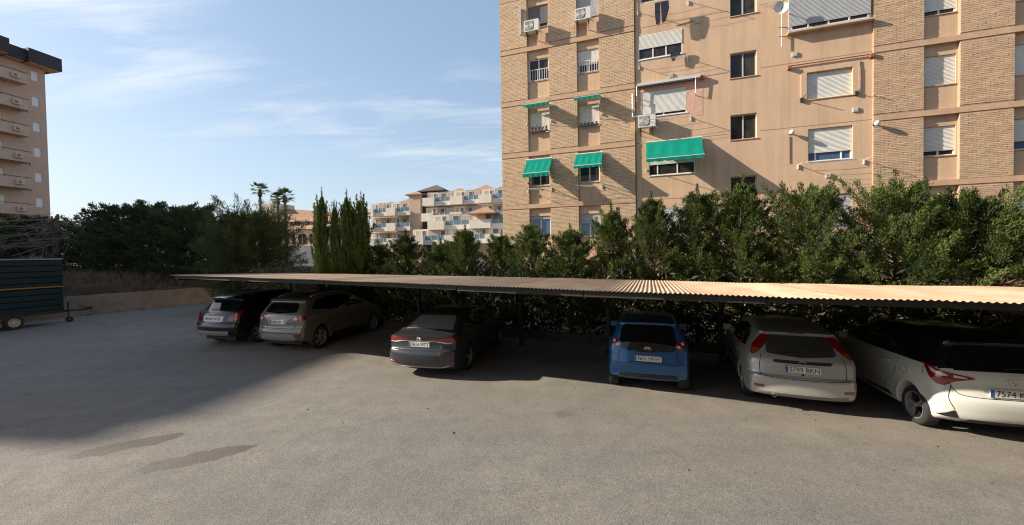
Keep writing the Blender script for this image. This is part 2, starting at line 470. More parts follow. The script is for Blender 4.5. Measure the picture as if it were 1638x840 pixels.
# ================================================================== BRICK APARTMENT BUILDING
FA = rad(-19.07)
B = thing('apartment_building', 'large tan brick and peach stucco apartment block behind the cypress hedge', 'building', (-0.465, 21.80, 0), FA)
m_stucco = mat('peach_stucco', (0.575, 0.40, 0.268), 0.95, spec=0.2, var=(0.8, 0.11), bump=(16, 0.28, 0.016), streak=0.10)
m_band = mat('peach_band', (0.56, 0.372, 0.25), 0.95, spec=0.2, var=(2.0, 0.26), bump=(18, 0.3, 0.01))
m_mortar = mat('mortar', (0.38, 0.265, 0.185), 0.95, spec=0.2, var=(3, 0.2))
m_brick = mat('tan_brick', (0.64, 0.475, 0.305), 0.9, spec=0.2, tint=(0.47, 0.315, 0.215), var=(12, 0.12))
m_white = mat('white_frame', (0.72, 0.72, 0.70), 0.45, var=(4, 0.08))
m_alu = mat('aluminium_frame', (0.55, 0.52, 0.46), 0.4, metal=0.3)
m_dark = mat('dark_bronze_frame', (0.06, 0.05, 0.045), 0.5)
m_glass = mat('window_glass', (0.010, 0.010, 0.011), 0.08, spec=0.35, var=(1.7, 0.0), col2=(0.055, 0.048, 0.042))
m_glassb = mat('blue_window_glass', (0.05, 0.10, 0.19), 0.08, spec=0.8)
m_shut = mat('roller_shutter_cream', (0.66, 0.65, 0.60), 0.6, var=(3, 0.12))
m_shutg = mat('roller_shutter_grey', (0.40, 0.41, 0.42), 0.6, var=(3, 0.12))
m_shutd = mat('roller_shutter_dark', (0.15, 0.15, 0.155), 0.6, var=(3, 0.2))
m_bay = mat('pale_blue_frame', (0.50, 0.56, 0.63), 0.45)
m_pink = mat('fresh_pink_stucco', (0.58, 0.355, 0.265), 0.95, spec=0.2, bump=(7, 0.4, 0.04))
BT = 19.6
floors = [2.48, 5.34, 8.17, 11.0, 13.82, 16.66, 19.4]       # underside of each floor band
BAND = 0.22
bricks_cols = [(0.0,1.55),(2.74,4.23),(5.37,7.08),(16.58,18.21),(19.32,20.89),(22.02,23.6)]
recess = [(1.55,2.74),(4.23,5.37),(18.21,19.32),(20.89,22.02)]
RY = 0.135                                                  # depth of the recessed strips
SY = 0.075                                                  # stucco field set back from the brick face

# backing body
m2 = MB(); m2.box(0.0, 23.6, 0.62, 12.0, 0, BT)
m2.build('wall_core', m_stucco, B)
m2 = MB()
for a, b_ in bricks_cols: m2.box(a, b_, 0.006, 0.615, 0, BT)
m2.build('wall', m_mortar, B)
# bricks, each a block of its own standing 6 mm proud of the mortar, in one mesh
r2 = random.Random(3)
m2 = MB()
cz, bl = 0.0705, 0.252
for a, b_ in bricks_cols:
    zs = 1.2; k = 0
    while zs < 17.6:
        z0, z1 = zs + 0.006, zs + cz - 0.006
        inband = any(f - 0.012 < z1 and z0 < f + BAND + 0.012 for f in floors)
        if not inband:
            x = a - (0.126 if k % 2 else 0.0)
            while x < b_ - 0.01:
                x0, x1 = max(a + 0.001, x + 0.005), min(b_ - 0.001, x + bl - 0.005)
                if x1 - x0 > 0.02:
                    yp = -0.009 + r2.uniform(-0.005, 0.004); t = min(1, max(0, r2.gauss(0.32, 0.22) + (0.30 if a > 10 else 0)))
                    j = len(m2.v)
                    m2.v += [(x0,yp,z0),(x1,yp,z0),(x1,yp,z1),(x0,yp,z1),(x0,0.008,z0),(x1,0.008,z0),(x1,0.008,z1),(x0,0.008,z1)]
                    for f in ((0,1,2,3),(4,5,1,0),(5,6,2,1),(6,7,3,2),(7,4,0,3)):
                        m2.f.append(tuple(i_ + j for i_ in f)); m2.t.append(t)
                x += bl
        zs += cz; k += 1
bo = m2.build('bricks', m_brick, B, tint=True); bo['kind'] = 'stuff'
for f in floors[:-1]:
    for (a, b_) in ((-0.012, 7.08), (16.58, 23.61)):
        m2 = MB(); m2.box(a, b_, -0.016, 0.61, f, f + BAND); m2.build('floor_band', m_band, B)

def wall_holes(mb_, x0, x1, z0, z1, y, holes, depth):
    xs = sorted({x0, x1, *[h[0] for h in holes], *[h[1] for h in holes]})
    zs = sorted({z0, z1, *[h[2] for h in holes], *[h[3] for h in holes]})
    xs = [v for v in xs if x0 <= v <= x1]; zs = [v for v in zs if z0 <= v <= z1]
    for xa, xb in zip(xs[:-1], xs[1:]):
        for za, zb_ in zip(zs[:-1], zs[1:]):
            mx, mz = (xa+xb)/2, (za+zb_)/2
            if any(h[0] < mx < h[1] and h[2] < mz < h[3] for h in holes): continue
            mb_.quad((xa,y,za),(xb,y,za),(xb,y,zb_),(xa,y,zb_))
    for (a, b_, c, d) in holes:
        mb_.quad((a,y,c),(a,y,d),(a,y+depth,d),(a,y+depth,c)); mb_.quad((b_,y,d),(b_,y,c),(b_,y+depth,c),(b_,y+depth,d))
        mb_.quad((a,y,d),(b_,y,d),(b_,y+depth,d),(a,y+depth,d)); mb_.quad((a,y+depth,c),(b_,y+depth,c),(b_,y,c),(a,y,c))

def window(par, x0, x1, z0, z1, y, shut=0.0, panes=2, fr=None, sh=None, gl=None, depth=0.11, sill=None, sillout=0.05, fw_=0.045, splits=None, ywall=None):
    """window part: frame, with panes, roller shutter and sill as its own pieces"""
    fr = fr or m_white; gl = gl or m_glass; sh = sh or m_shut
    yg = y + depth
    m_ = MB()
    m_.box(x0, x0+fw_, yg-0.03, yg+0.03, z0, z1); m_.box(x1-fw_, x1, yg-0.03, yg+0.03, z0, z1)
    m_.box(x0+fw_, x1-fw_, yg-0.03, yg+0.03, z0, z0+fw_); m_.box(x0+fw_, x1-fw_, yg-0.03, yg+0.03, z1-fw_, z1)
    cuts = splits or [x0 + (x1-x0)*k/panes for k in range(1, panes)]
    for c in cuts: m_.box(c-0.028, c+0.028, yg-0.028, yg+0.028, z0+fw_, z1-fw_)
    w = m_.build('window', fr, par)
    ed = [x0+fw_] + list(cuts) + [x1-fw_]
    zs_ = z1 - (z1-z0)*shut
    if shut < 0.97:
        for a, b_ in zip(ed[:-1], ed[1:]):
            q = MB(); q.box(a+0.003, b_-0.003, yg-0.004+rng.uniform(-.004,.004), yg+0.010, z0+fw_-0.005, (zs_ if shut > 0 else z1-fw_+0.005))
            q.build('pane', gl, w)
    if shut > 0:
        q = MB(); ys = yg-0.045; n = max(2, int((z1-zs_)/0.052)); h = (z1-zs_-0.004)/n
        for k in range(n):
            a = zs_ + k*h
            q.quad((x0+0.01,ys,a),(x1-0.01,ys,a),(x1-0.01,ys-0.010,a+h*0.5),(x0+0.01,ys-0.010,a+h*0.5))
            q.quad((x0+0.01,ys-0.010,a+h*0.5),(x1-0.01,ys-0.010,a+h*0.5),(x1-0.01,ys,a+h),(x0+0.01,ys,a+h))
        q.box(x0+0.01, x1-0.01, ys-0.012, ys+0.012, zs_-0.03, zs_-0.001)
        q.build('roller_shutter', sh, w)
    if sill is not None:
        yw = y if ywall is None else ywall
        q = MB(); q.box(x0-sillout, x1+sillout, yw-0.035, yg-0.032, z0-0.035, z0-0.002); q.build('sill', sill, w)
    return w

# --- recessed strips with their windows
def railing(par, x0, x1, y, z0, z1):
    q = MB(); q.box(x0, x1, y, y+0.025, z1-0.03, z1); q.box(x0, x1, y, y+0.025, z0, z0+0.025)
    n = 9
    for k in range(n+1):
        xx = x0 + (x1-x0)*k/n; q.box(xx-0.011, xx+0.011, y+0.002, y+0.022, z0+0.025, z1-0.03)
    return q.build('railing', m_white, par)
rw_spec = {  # (strip, floor) -> shutter fraction, shutter material, frame, glass
    (0,5):(0.80,m_shutd,m_alu,m_glass), (0,4):(0.0,m_shut,m_white,m_glass), (0,3):(0.99,m_shut,m_alu,m_glass), (0,2):(0.45,m_shut,m_white,m_glass), (0,1):(0.12,m_shutg,m_white,m_glassb),
    (1,5):(0.99,m_shutg,m_alu,m_glass), (1,4):(0.62,m_shut,m_white,m_glass), (1,3):(0.99,m_shut,m_alu,m_glass), (1,2):(0.30,m_shut,m_white,m_glass), (1,1):(0.4,m_shutg,m_white,m_glassb),
    (2,5):(0.80,m_shut,m_alu,m_glass), (2,4):(0.82,m_shut,m_white,m_glass), (2,3):(0.99,m_shut,m_white,m_glass), (2,2):(0.80,m_shut,m_white,m_glass), (2,1):(0.99,m_shut,m_white,m_glass),
    (3,5):(0.7,m_shut,m_white,m_glass), (3,4):(0.99,m_shut,m_white,m_glass), (3,3):(0.99,m_shut,m_white,m_glassb), (3,2):(0.70,m_shut,m_white,m_glassb), (3,1):(0.99,m_shut,m_white,m_glass)}
for i, (a, b_) in enumerate(recess):
    hs = []
    for k in range(0, 6):
        ft = floors[k+1]; top = ft - 0.43; bot = ft - 1.61
        hs.append((a+0.045, b_-0.045, bot, top))
    m2 = MB()
    for k, h in enumerate(hs):
        wall_holes(m2, a, b_, floors[k] + BAND, floors[k+1], RY, [h], 0.16)
    m2.build('spandrel', m_stucco, B)
    for k, h in enumerate(hs):
        fl = k + 1
        sp = rw_spec.get((i, fl), (0.5, m_shut, m_white, m_glass))
        w = window(B, h[0], h[1], h[2], h[3], RY, sp[0], 2, sp[2], sp[1], sp[3], depth=0.10, sill=m_band, sillout=0.0)
        if fl == 4 and i in (0, 1): railing(B, h[0]-0.03, h[1]+0.03, RY-0.03, h[2]+0.02, h[2]+0.62)

# --- stucco field with windows
stw = []   # x0,x1,z0,z1, kwargs
for k in range(0, 6):                       # narrow two-pane windows
    zt = floors[k+1] + 0.96; stw.append((11.30, 12.37, zt-1.14, zt, dict(shut=0.0, panes=2, fr=m_alu, sill=m_stucco, depth=0.14)))
stw += [
 (7.27, 9.28, 12.36, 13.54, dict(shut=0.55, fr=m_white, splits=[7.95, 8.55], depth=0.03, sill=m_white)),
 (7.40, 9.44, 9.52, 10.76, dict(shut=0.86, fr=m_white, panes=2, depth=0.06, sill=m_white)),
 (7.72, 9.80, 6.62, 7.85, dict(shut=0.55, fr=m_white, splits=[8.12, 9.02], depth=0.06, sill=m_white)),
 (7.60, 9.60, 3.70, 5.00, dict(shut=0.72, fr=m_white, sh=m_shutg, panes=2, depth=0.06)),
 (7.40, 9.44, 15.1, 16.4, dict(shut=0.6, fr=m_white, panes=2, depth=0.06)),
 (14.27, 15.89, 9.42, 10.57, dict(shut=0.99, fr=m_white, panes=2, depth=0.12, sill=m_stucco)),
 (14.32, 15.91, 6.72, 8.13, dict(shut=0.72, fr=m_white, splits=[14.62, 15.55], gl=m_glassb, depth=0.12, sill=m_white)),
 (14.27, 15.9, 3.75, 5.25, dict(shut=0.99, fr=m_white, sh=m_shutg, panes=2, depth=0.10)),
]
holes = [w[:4] for w in stw]
bayh = (13.62, 16.46, 12.40, 14.35); holes.append(bayh)
m2 = MB(); wall_holes(m2, 7.08, 16.58, 0.0, BT, SY, holes, 0.20); m2.build('stucco_wall', m_stucco, B)
for (a, b_, c, d, kw_) in stw: window(B, a, b_, c, d, SY, **kw_)
# glazed bay with pale blue frame standing a little proud
w = window(B, 13.60, 16.48, 12.42, 14.35, SY-0.16, shut=0.86, splits=[15.03], fr=m_bay, sh=m_shutg, depth=0.10, fw_=0.11)
q = MB(); q.box(13.52, 16.56, SY-0.26, SY-0.005, 12.34, 12.40); q.build('sill', m_stucco, w)
q = MB(); q.box(13.60, 13.68, SY-0.09, SY+0.1, 12.42, 14.35); q.box(16.40, 16.48, SY-0.09, SY+0.1, 12.42, 14.35); q.build('side_panel', m_bay, w)
q = MB(); q.box(13.50, 16.56, SY-0.30, SY-0.005, 14.36, 14.44); q.build('hood', m_white, w)
for cx in (14.3, 15.75):
    q = MB(); q.box(cx-0.03, cx+0.03, SY-0.10, SY-0.05, 12.53, 12.75); q.build('mullion', m_bay, w)
# stucco joints: shallow dark grooves built as thin recessed-looking strips
m_joint = mat('stucco_joint', (0.33, 0.19, 0.12), 0.95)
for f in floors[:-1]:
    q = MB(); q.box(7.10, 16.56, SY-0.004, SY-0.0005, f+0.10, f+0.125)
    for (a, b_, c, d) in holes: pass
    q = MB()
    segs = [(7.10, 16.56)]
    for (a, b_, c, d) in holes:
        if c-0.06 < f+0.12 < d+0.06:
            ns = []
            for (s0, s1) in segs:
                if b_+0.1 <= s0 or a-0.1 >= s1: ns.append((s0, s1)); continue
                if a-0.1 > s0: ns.append((s0, a-0.1))
                if b_+0.1 < s1: ns.append((b_+0.1, s1))
            segs = ns
    for s0, s1 in segs: q.box(s0, s1, SY-0.005, SY-0.0008, f+0.10, f+0.122)
    q.build('joint', m_joint, B)
# pink repaired patch and window surround
q = MB(); wall_holes(q, 7.25, 10.15, 9.30, 11.12, SY-0.006, [(7.40, 9.44, 9.52, 10.76)], 0.0); q.build('plaster_patch', m_pink, B)
q = MB()
for (a, b_, c, d) in ((14.05,14.26,9.38,10.78),(15.9,16.14,9.38,10.78)): q.box(a, b_, SY-0.045, SY-0.001, c, d)
q.box(14.26, 15.9, SY-0.045, SY-0.001, 10.585, 10.78); q.build('window_surround', m_stucco, B)
# service box, vents
for (xx, zz_) in ((13.82, 11.46), (8.77, 11.36), (9.95, 13.72), (15.05, 6.05), (16.0, 8.75)):
    q = MB(); q.box(xx-0.10, xx+0.10, SY-0.05, SY-0.001, zz_-0.09, zz_+0.09); q.box(xx-0.075, xx+0.075, SY-0.058, SY-0.0505, zz_-0.065, zz_+0.065)
    q.build('vent_box', mat('vent_grey', (0.45, 0.42, 0.37), 0.7), B)
# drainpipe line between brick and stucco, conduits
q = MB(); q.tube([(7.11, SY-0.03, 0.4), (7.11, SY-0.03, 19)], 0.022, 6); q.build('downpipe', mat('brown_pipe', (0.20, 0.12, 0.08), 0.7), B)
q = MB(); q.tube([(13.62, SY-0.02, 7.9), (13.62, SY-0.02, 6.7)], 0.014, 5); q.tube([(9.0, SY-0.02, 13.72),(9.75, SY-0.02, 13.78)], 0.014, 5)
q.build('conduit', mat('brown_pipe', (0.2,0.12,0.08)), B)
q = MB(); q.box(1.16, 1.26, -0.09, -0.012, 14.75, 16.15); q.build('trunking', m_shutg, B)
# roof top
q = MB(); q.box(-0.3, 23.9, -0.3, 12.2, BT, BT+0.35); q.build('roof_slab', m_band, B)

def fpos(s, y, z):
    """facade point to world"""
    c, s_ = math.cos(FA), math.sin(FA)
    return Vector((-0.465 + c*s - s_*y, 21.80 + s_*s + c*y, z))

# ---- air conditioners hung on the facade
m_ac = mat('ac_casing', (0.66, 0.65, 0.60), 0.5, var=(5, 0.15))
m_acg = mat('ac_grille', (0.13, 0.14, 0.12), 0.6)
def aircon(s, z, y, label):
    o = thing('air_conditioner', label, 'air conditioner', fpos(s, y, z), FA, 'air conditioners on the brick building')
    q = MB(); q.box(-0.40, 0.40, -0.44, -0.14, 0, 0.58); q.build('casing', m_ac, o)
    q = MB(); q.lathe([(0.235, -0.455), (0.235, -0.442)], 20, 'y', (-0.12, 0, 0.29))
    for k in range(9):
        rr = 0.02 + 0.025*k; q.lathe([(rr, -0.452), (rr+0.006, -0.456), (rr+0.012, -0.452)], 20, 'y', (-0.12, 0, 0.29))
    q.build('fan_grille', m_ac, o)
    q = MB(); q.lathe([(0.001, -0.4445), (0.235, -0.4445)], 20, 'y', (-0.12, 0, 0.29)); q.build('fan_recess', m_acg, o)
    q = MB(); q.box(-0.34, 0.14, -0.4425, -0.4405, 0.06, 0.52); q.build('front_panel', m_acg, o)
    for xx in (-0.28, 0.26):
        q = MB(); q.box(xx-0.02, xx+0.02, -0.46, 0.0, -0.04, -0.001); q.tube([(xx, -0.40, -0.04), (xx, -0.01, -0.30)], 0.012, 5); q.build('bracket', m_steel, o)
    q = MB(); q.tube([(0.36, -0.2, 0.1), (0.5, -0.15, -0.05), (0.50, -0.03, 0.05), (0.48, -0.01, 0.12)], 0.022, 6); q.build('pipe', m_white, o)
aircon(1.92, 14.62, 0.0, 'air conditioner under the dark shutter at the upper left corner of the brick block')
aircon(4.62, 14.66, 0.0, 'air conditioner under the grey shutter with rust streaks, second from the brick corner')
aircon(7.63, 8.92, SY, 'air conditioner just below the wide cream shutter and above the large green awning')

# ---- green awnings
m_green = mat('green_awning_cloth', (0.004, 0.285, 0.205), 0.9, var=(2.2, 0.25), transl=0.25, spec=0.15)
m_arm = mat('awning_bar', (0.62, 0.62, 0.58), 0.4, metal=0.2)
def awning(s0, s1, ztop, drop, out, y, label, val=0.12, open_=True):
    o = thing('awning', label, 'awning', fpos((s0+s1)/2, y, ztop), FA, 'green window awnings')
    hw = (s1-s0)/2
    q = MB(); n, mcol = 10, 24
    for i in range(n+1):
        f = i/n
        for k in range(mcol+1):
            u = -hw + 2*hw*k/mcol
            zz_ = -drop*f - 0.05*math.sin(math.pi*f)*1.0 + (0.016*math.sin(k*1.1+2*f) + 0.008*math.sin(k*2.7-5*f))*math.sin(math.pi*f)
            q.v.append((u, -0.10 - out*f, zz_))
    for i in range(n):
        for k in range(mcol):
            a = i*(mcol+1)+k; q.f.append((a, a+1, a+mcol+2, a+mcol+1)); q.t.append(.5)
    can = q.build('canopy', m_green, o, smooth=True)
    q = MB()                                # scalloped valance
    for k in range(mcol+1):
        u = -hw+2*hw*k/mcol; q.v += [(u, -0.112-out, -drop-0.02), (u, -0.108-out+0.01*math.sin(k*1.3), -drop-val-0.02*abs(math.sin(k*0.8)))]
    for k in range(mcol): q.f.append((2*k, 2*k+1, 2*k+3, 2*k+2)); q.t.append(.5)
    q.build('valance', m_green, can)
    q = MB(); q.tube([(-hw-0.02, -0.10-out, -drop-0.005), (hw+0.02, -0.10-out, -drop-0.005)], 0.022, 8); q.build('front_bar', m_arm, o)
    q = MB(); q.tube([(-hw-0.02, -0.08, 0.01), (hw+0.02, -0.08, 0.01)], 0.045, 8); q.build('roller', m_arm, o)
    for sx_ in (-hw+0.01, hw-0.01):
        q = MB(); q.tube([(sx_, -0.01, -drop-0.32 if open_ else -0.85), (sx_, -0.10-out, -drop-0.012)], 0.014, 6); q.build('arm', m_arm, o)
        q = MB(); q.box(sx_-0.03, sx_+0.03, -0.09, 0.0, -drop-0.38 if open_ else -0.92, -drop-0.30 if open_ else -0.84); q.build('arm_bracket', m_arm, o)
awning(1.48, 2.83, 10.78, 0.06, 0.55, 0.0, 'short rolled-up green awning over the shutter with a plant box near the brick corner', 0.10, False)
awning(4.15, 5.48, 10.80, 0.10, 0.55, 0.0, 'short rolled-up green awning over the closed shutter, second from the brick corner', 0.12, False)
awning(1.45, 2.86, 7.94, 0.86, 0.72, 0.0, 'lowered green awning nearest the brick corner, over a pale half shutter', 0.20)
awning(4.13, 5.50, 7.98, 0.72, 0.65, 0.0, 'lowered green awning over the small dark two-pane window in the brick strip', 0.12)
awning(7.60, 10.08, 8.24, 0.98, 0.80, SY, 'largest green awning, lowered over the wide window on the stucco wall', 0.14)
# retracted awning with cassette over the wide shutter
o = thing('awning', 'folded awning in a pale cassette above the wide cream shutter', 'awning', fpos(8.6, SY, 11.05), FA)
q = MB(); q.box(-1.40, 1.42, -0.20, -0.05, -0.02, 0.10); q.build('cassette', m_arm, o)
q = MB(); q.box(-1.36, 1.20, -0.215, -0.08, -0.09, -0.025); q.build('cloth_roll', m_dark, o)
for xx in (-1.42, 1.22):
    q = MB(); q.tube([(xx, -0.19, 0.0), (xx, -0.17, -0.72), (xx, -0.005, -0.78)], 0.022, 6); q.build('arm', m_arm, o)
q = MB(); q.box(1.42, 1.62, -0.16, -0.02, -0.10, 0.06); q.build('motor', mat('rust_brown', (0.22, 0.09, 0.05), 0.8), o)
q = MB(); q.tube([(-1.62, -0.25, -0.4), (-1.62, -0.25, -1.5), (-1.2, -0.25, -1.5)], 0.028, 6); q.tube([(-1.62,-0.25,-0.4),(-1.62,-0.01,-0.4)],0.02,5); q.build('folding_frame', m_arm, o)
# brown roller rail over the closed shutter
o = thing('awning_rail', 'brown rail with end lamps of a missing awning above the closed framed shutter', 'awning', fpos(15.0, SY, 10.96), FA)
q = MB(); q.tube([(-1.42, -0.06, 0.02), (1.45, -0.06, 0.02)], 0.028, 6); q.build('rail', mat('rail_brown', (0.34, 0.19, 0.12), 0.8), o)
for xx in (-1.40, 1.52):
    q = MB(); q.box(xx-0.07, xx+0.07, -0.17, -0.001, -0.14, 0.0); q.build('end_bracket', mat('rust_brown', (0.22,0.09,0.05), 0.8), o)
for xx in (-0.93, 1.02):
    q = MB(); q.tube([(xx, -0.005, -1.52), (xx+0.05, -0.40, -1.42)], 0.016, 6); q.box(xx-0.05, xx+0.05, -0.08, -0.001, -1.62, -1.44); q.build('folding_arm', m_steel, o)
q = MB(); q.box(1.10, 1.16, -0.05, -0.001, -1.45, -0.45); q.build('cord_guide', m_pink, o)

# ---- wall lamps
for (s, y, lab) in ((13.66, SY, 'white globe wall lamp left of the three-quarter closed shutter'), (16.62, 0.0, 'white globe wall lamp on the brick edge right of the three-quarter closed shutter')):
    o = thing('wall_lamp', lab, 'lamp', fpos(s, y, 8.03), FA, 'white wall lamps')
    q = MB(); q.lathe([(0.001,-0.30),(0.06,-0.29),(0.10,-0.24),(0.105,-0.18),(0.07,-0.11),(0.05,-0.09)], 12, 'y'); q.build('globe', m_white, o, smooth=True)
    q = MB(); q.tube([(0,-0.10,0),(0,0,0)], 0.03, 8); q.box(-0.06,0.06,-0.02,0.0,-0.06,0.06); q.build('mount', m_steel, o)

# ---- clothes lines: two arms with cords
def clothesline(s0, s1, z, y, label, out=0.55):
    o = thing('clothes_line', label, 'clothes line', fpos(s0, y, z), FA, 'clothes lines under the windows')
    for xx in (0.0, s1-s0):
        q = MB(); q.tube([(xx, 0, 0), (xx, -out, 0.03)], 0.014, 6); q.box(xx-0.025, xx+0.025, -0.05, 0, -0.16, 0.04); q.build('arm', m_arm, o)
    for k in range(4):
        yy = -out*(0.28 + 0.23*k); q = MB(); q.tube([(0, yy, 0.015), ((s1-s0)/2, yy, -0.03), (s1-s0, yy, 0.015)], 0.005, 4); q.build('cord', m_arm, o)
    return o
clothesline(13.95, 16.30, 6.58, SY, 'clothes line with white arms below the three-quarter closed shutter')
clothesline(7.25, 9.55, 14.72, SY, 'clothes line high on the stucco wall with dark trousers hung on it', 0.75)
clothesline(7.30, 9.50, 12.05, SY, 'clothes line under the triple white window', 0.5)
clothesline(7.55, 9.62, 9.25, SY, 'clothes line between the upper air conditioner and the large green awning', 0.6)
clothesline(1.50, 2.80, 6.35, 0.0, 'clothes line under the lowered green awning at the brick corner', 0.5)
clothesline(4.20, 5.45, 6.30, 0.0, 'clothes line under the small dark two-pane window in the brick strip', 0.5)
# hanging trousers
m_navy = mat('navy_cloth', (0.012, 0.014, 0.03), 0.9)
def garment(s, z, out, label, name, parts):
    o = thing(name, label, 'clothing', fpos(s, SY - out, z), FA)
    for nm, poly in parts:
        q = MB(); n = len(poly)
        q.prism(poly, -0.03, 0.03, 'y'); q.build(nm, m_navy, o)
garment(8.35, 14.72, 0.45, 'dark navy trousers hanging from the high clothes line', 'hanging_trousers',
        [('leg', [(-0.30,0),(-0.06,0),(-0.07,-0.95),(-0.15,-1.02),(-0.26,-0.98),(-0.31,-0.5)]), ('leg', [(-0.05,0),(0.30,0),(0.33,-0.35),(0.17,-0.92),(0.06,-0.98),(0.0,-0.9),(-0.02,-0.5)])])
garment(8.95, 12.40, 0.20, 'grey garment hung over the sill of the triple white window', 'hanging_shirt',
        [('cloth', [(-0.20,0.1),(0.02,0.12),(0.05,-0.25),(-0.04,-0.42),(-0.16,-0.40),(-0.22,-0.1)]), ('sleeve', [(0.03,0.12),(0.22,0.1),(0.20,-0.22),(0.06,-0.24)])])
# planter boxes on the sills
m_clay = mat('terracotta', (0.22, 0.10, 0.06), 0.9)
m_pl = mat('planter_leaf', (0.05, 0.09, 0.03), 0.8)
for (s, z, lab, leafy) in ((2.14, 9.43, 'plant box with small green plants on the sill near the brick corner', True), (4.80, 9.43, 'row of small pots on the sill of the closed shutter', False)):
    o = thing('planter', lab, 'planter', fpos(s, RY-0.12, z), FA, 'sill planters')
    q = MB(); q.box(-0.5, 0.5, -0.07, 0.07, 0.0, 0.07); q.build('tray', m_dark, o)
    for k in range(5):
        xx = -0.4+0.2*k; q = MB(); q.lathe([(0.001,0.075),(0.045,0.075),(0.06,0.17),(0.05,0.17),(0.045,0.15),(0.001,0.15)], 8, 'z', (xx,0,0)); q.build('pot', m_clay, o)
        if leafy:
            q = MB()
            for j in range(14):
                a = rng.uniform(0, 6.28); L_ = rng.uniform(.06,.16); q.tube([(xx,0,.16),(xx+math.cos(a)*L_, math.sin(a)*L_*.6, .16+rng.uniform(.04,.2))], .018, 3, .004)
            q.build('plant', m_pl, o)
# antenna and dish
o = thing('antenna', 'tv antenna mast with a small satellite dish beside the glazed bay', 'antenna', fpos(13.30, SY, 12.2), FA)
q = MB(); q.tube([(0.0,-0.12,-0.35),(0.02,-0.12,2.2)], 0.018, 6); q.build('mast', m_arm, o)
for zz_ in (0.1, 0.5):
    q = MB(); q.tube([(-0.1,-0.14,zz_),(0.02,-0.12,zz_),(0.25,0.0,zz_)], 0.014, 5); q.build('wall_bracket', m_steel, o)
q = MB(); q.tube([(-0.75,-0.12,1.68),(0.02,-0.12,1.62)], 0.012, 5)
for k in range(6): q.tube([(-0.7+0.12*k,-0.30,1.675),(-0.7+0.12*k,0.04,1.675)], 0.006, 4)
q.build('boom', m_arm, o)
q = MB(); q.lathe([(0.001,0.0),(0.10,-0.012),(0.19,-0.045),(0.27,-0.10)], 20, 'y', (-0.12,-0.40,1.18)); q.build('dish', m_ac, o, smooth=True)
q = MB(); q.tube([(-0.12,-0.40,1.18),(0.0,-0.12,1.2)], 0.015, 5); q.tube([(-0.12,-0.39,1.0),(-0.12,-0.75,1.1)], 0.01, 4); q.build('dish_arm', m_steel, o)

# ================================================================== UNSEEN BUILDING ADDED BEHIND THE VIEWPOINT (blocks sky light to darken the carport)
SKYBLOCK = thing('apartment_building', 'unseen peach stucco block added behind the viewpoint to block sky light over the yard', 'building', row(-3.5, -2.4), ROW)
hs = [(1.2+3.4*k, 2.6+3.4*k, 3.6+2.85*j, 4.9+2.85*j) for k in range(11) for j in range(5)]
q = MB(); wall_holes(q, 0, 39, 0, 18.5, 0, hs, 0.2)
for v in range(len(q.v)): q.v[v] = (q.v[v][0], -q.v[v][1], q.v[v][2])
q.build('wall', m_stucco, SKYBLOCK, fix=True)
q = MB(); q.box(0, 39, -11, -0.21, 0, 18.5); q.build('wall_core', m_stucco, SKYBLOCK)
for h in hs:
    q = MB(); q.box(h[0], h[1], -0.16, -0.12, h[2], h[3]); q.build('window', m_shut, SKYBLOCK)
# ================================================================== LEFT TOWER
TH = rad(12.0)
TL = 34.2
tdx, tdy = math.sin(TH), math.cos(TH)
tower = thing('apartment_tower', 'tall brownish apartment tower with dark slate cornice and stacked balconies at the far left', 'building',
              (-52.0 - TL*tdx, 44.0 - TL*tdy, 0), rad(90) - TH)
m_tow = mat('tower_render', (0.47, 0.345, 0.268), 0.95, var=(0.7, 0.12), bump=(12, 0.3, 0.02))
m_slate = mat('slate_cornice', (0.045, 0.042, 0.045), 0.8, var=(2.5, 0.5), bump=(6, 0.6, 0.05))
m_soff = mat('tower_soffit', (0.40, 0.25, 0.15), 0.95)
m_rail = mat('dark_rail', (0.06, 0.055, 0.055), 0.6)
fl = [22.35 - 2.77*k for k in range(9)]               # bottom of each small window
hs = [(TL-1.10, TL-0.52, z+0.42, z+1.42) for z in fl]
big = []
for z in fl:
    for xx in (TL-5.3, TL-9.5, TL-15.3, TL-19.5, TL-25.3, TL-29.5): big.append((xx, xx+1.9, z-0.35, z+1.35))
m2 = MB(); wall_holes(m2, 0, TL, 0, 24.3, 0, hs + big, 0.18); m2.build('wall', m_tow, tower)
m2 = MB(); m2.box(0, TL, 0.19, 13, 0, 24.3); m2.build('wall_core', m_tow, tower)
m2 = MB(); m2.box(-0.01, 0.0, 0.0, 0.19, 0, 24.3); m2.box(TL, TL+0.01, 0.0, 0.19, 0, 24.3); m2.build('wall_end', m_tow, tower)
def simple_window(par, h, y, frm, gl, shut=0.0):
    q = MB(); f = 0.05
    q.box(h[0], h[0]+f, y-.02, y+.02, h[2], h[3]); q.box(h[1]-f, h[1], y-.02, y+.02, h[2], h[3]); q.box(h[0]+f, h[1]-f, y-.02, y+.02, h[2], h[2]+f); q.box(h[0]+f, h[1]-f, y-.02, y+.02, h[3]-f, h[3])
    w = q.build('window', frm, par)
    q = MB(); q.box(h[0]+f, h[1]-f, y-.008, y+.008, h[2]+f, h[3]-f); q.build('pane', gl, w)
    return w
m_tw = mat('tower_white_window', (0.62, 0.64, 0.66), 0.5)
for h in hs: simple_window(tower, h, 0.10, m_white, m_tw)
for h in big: simple_window(tower, h, 0.10, m_white, m_shut)
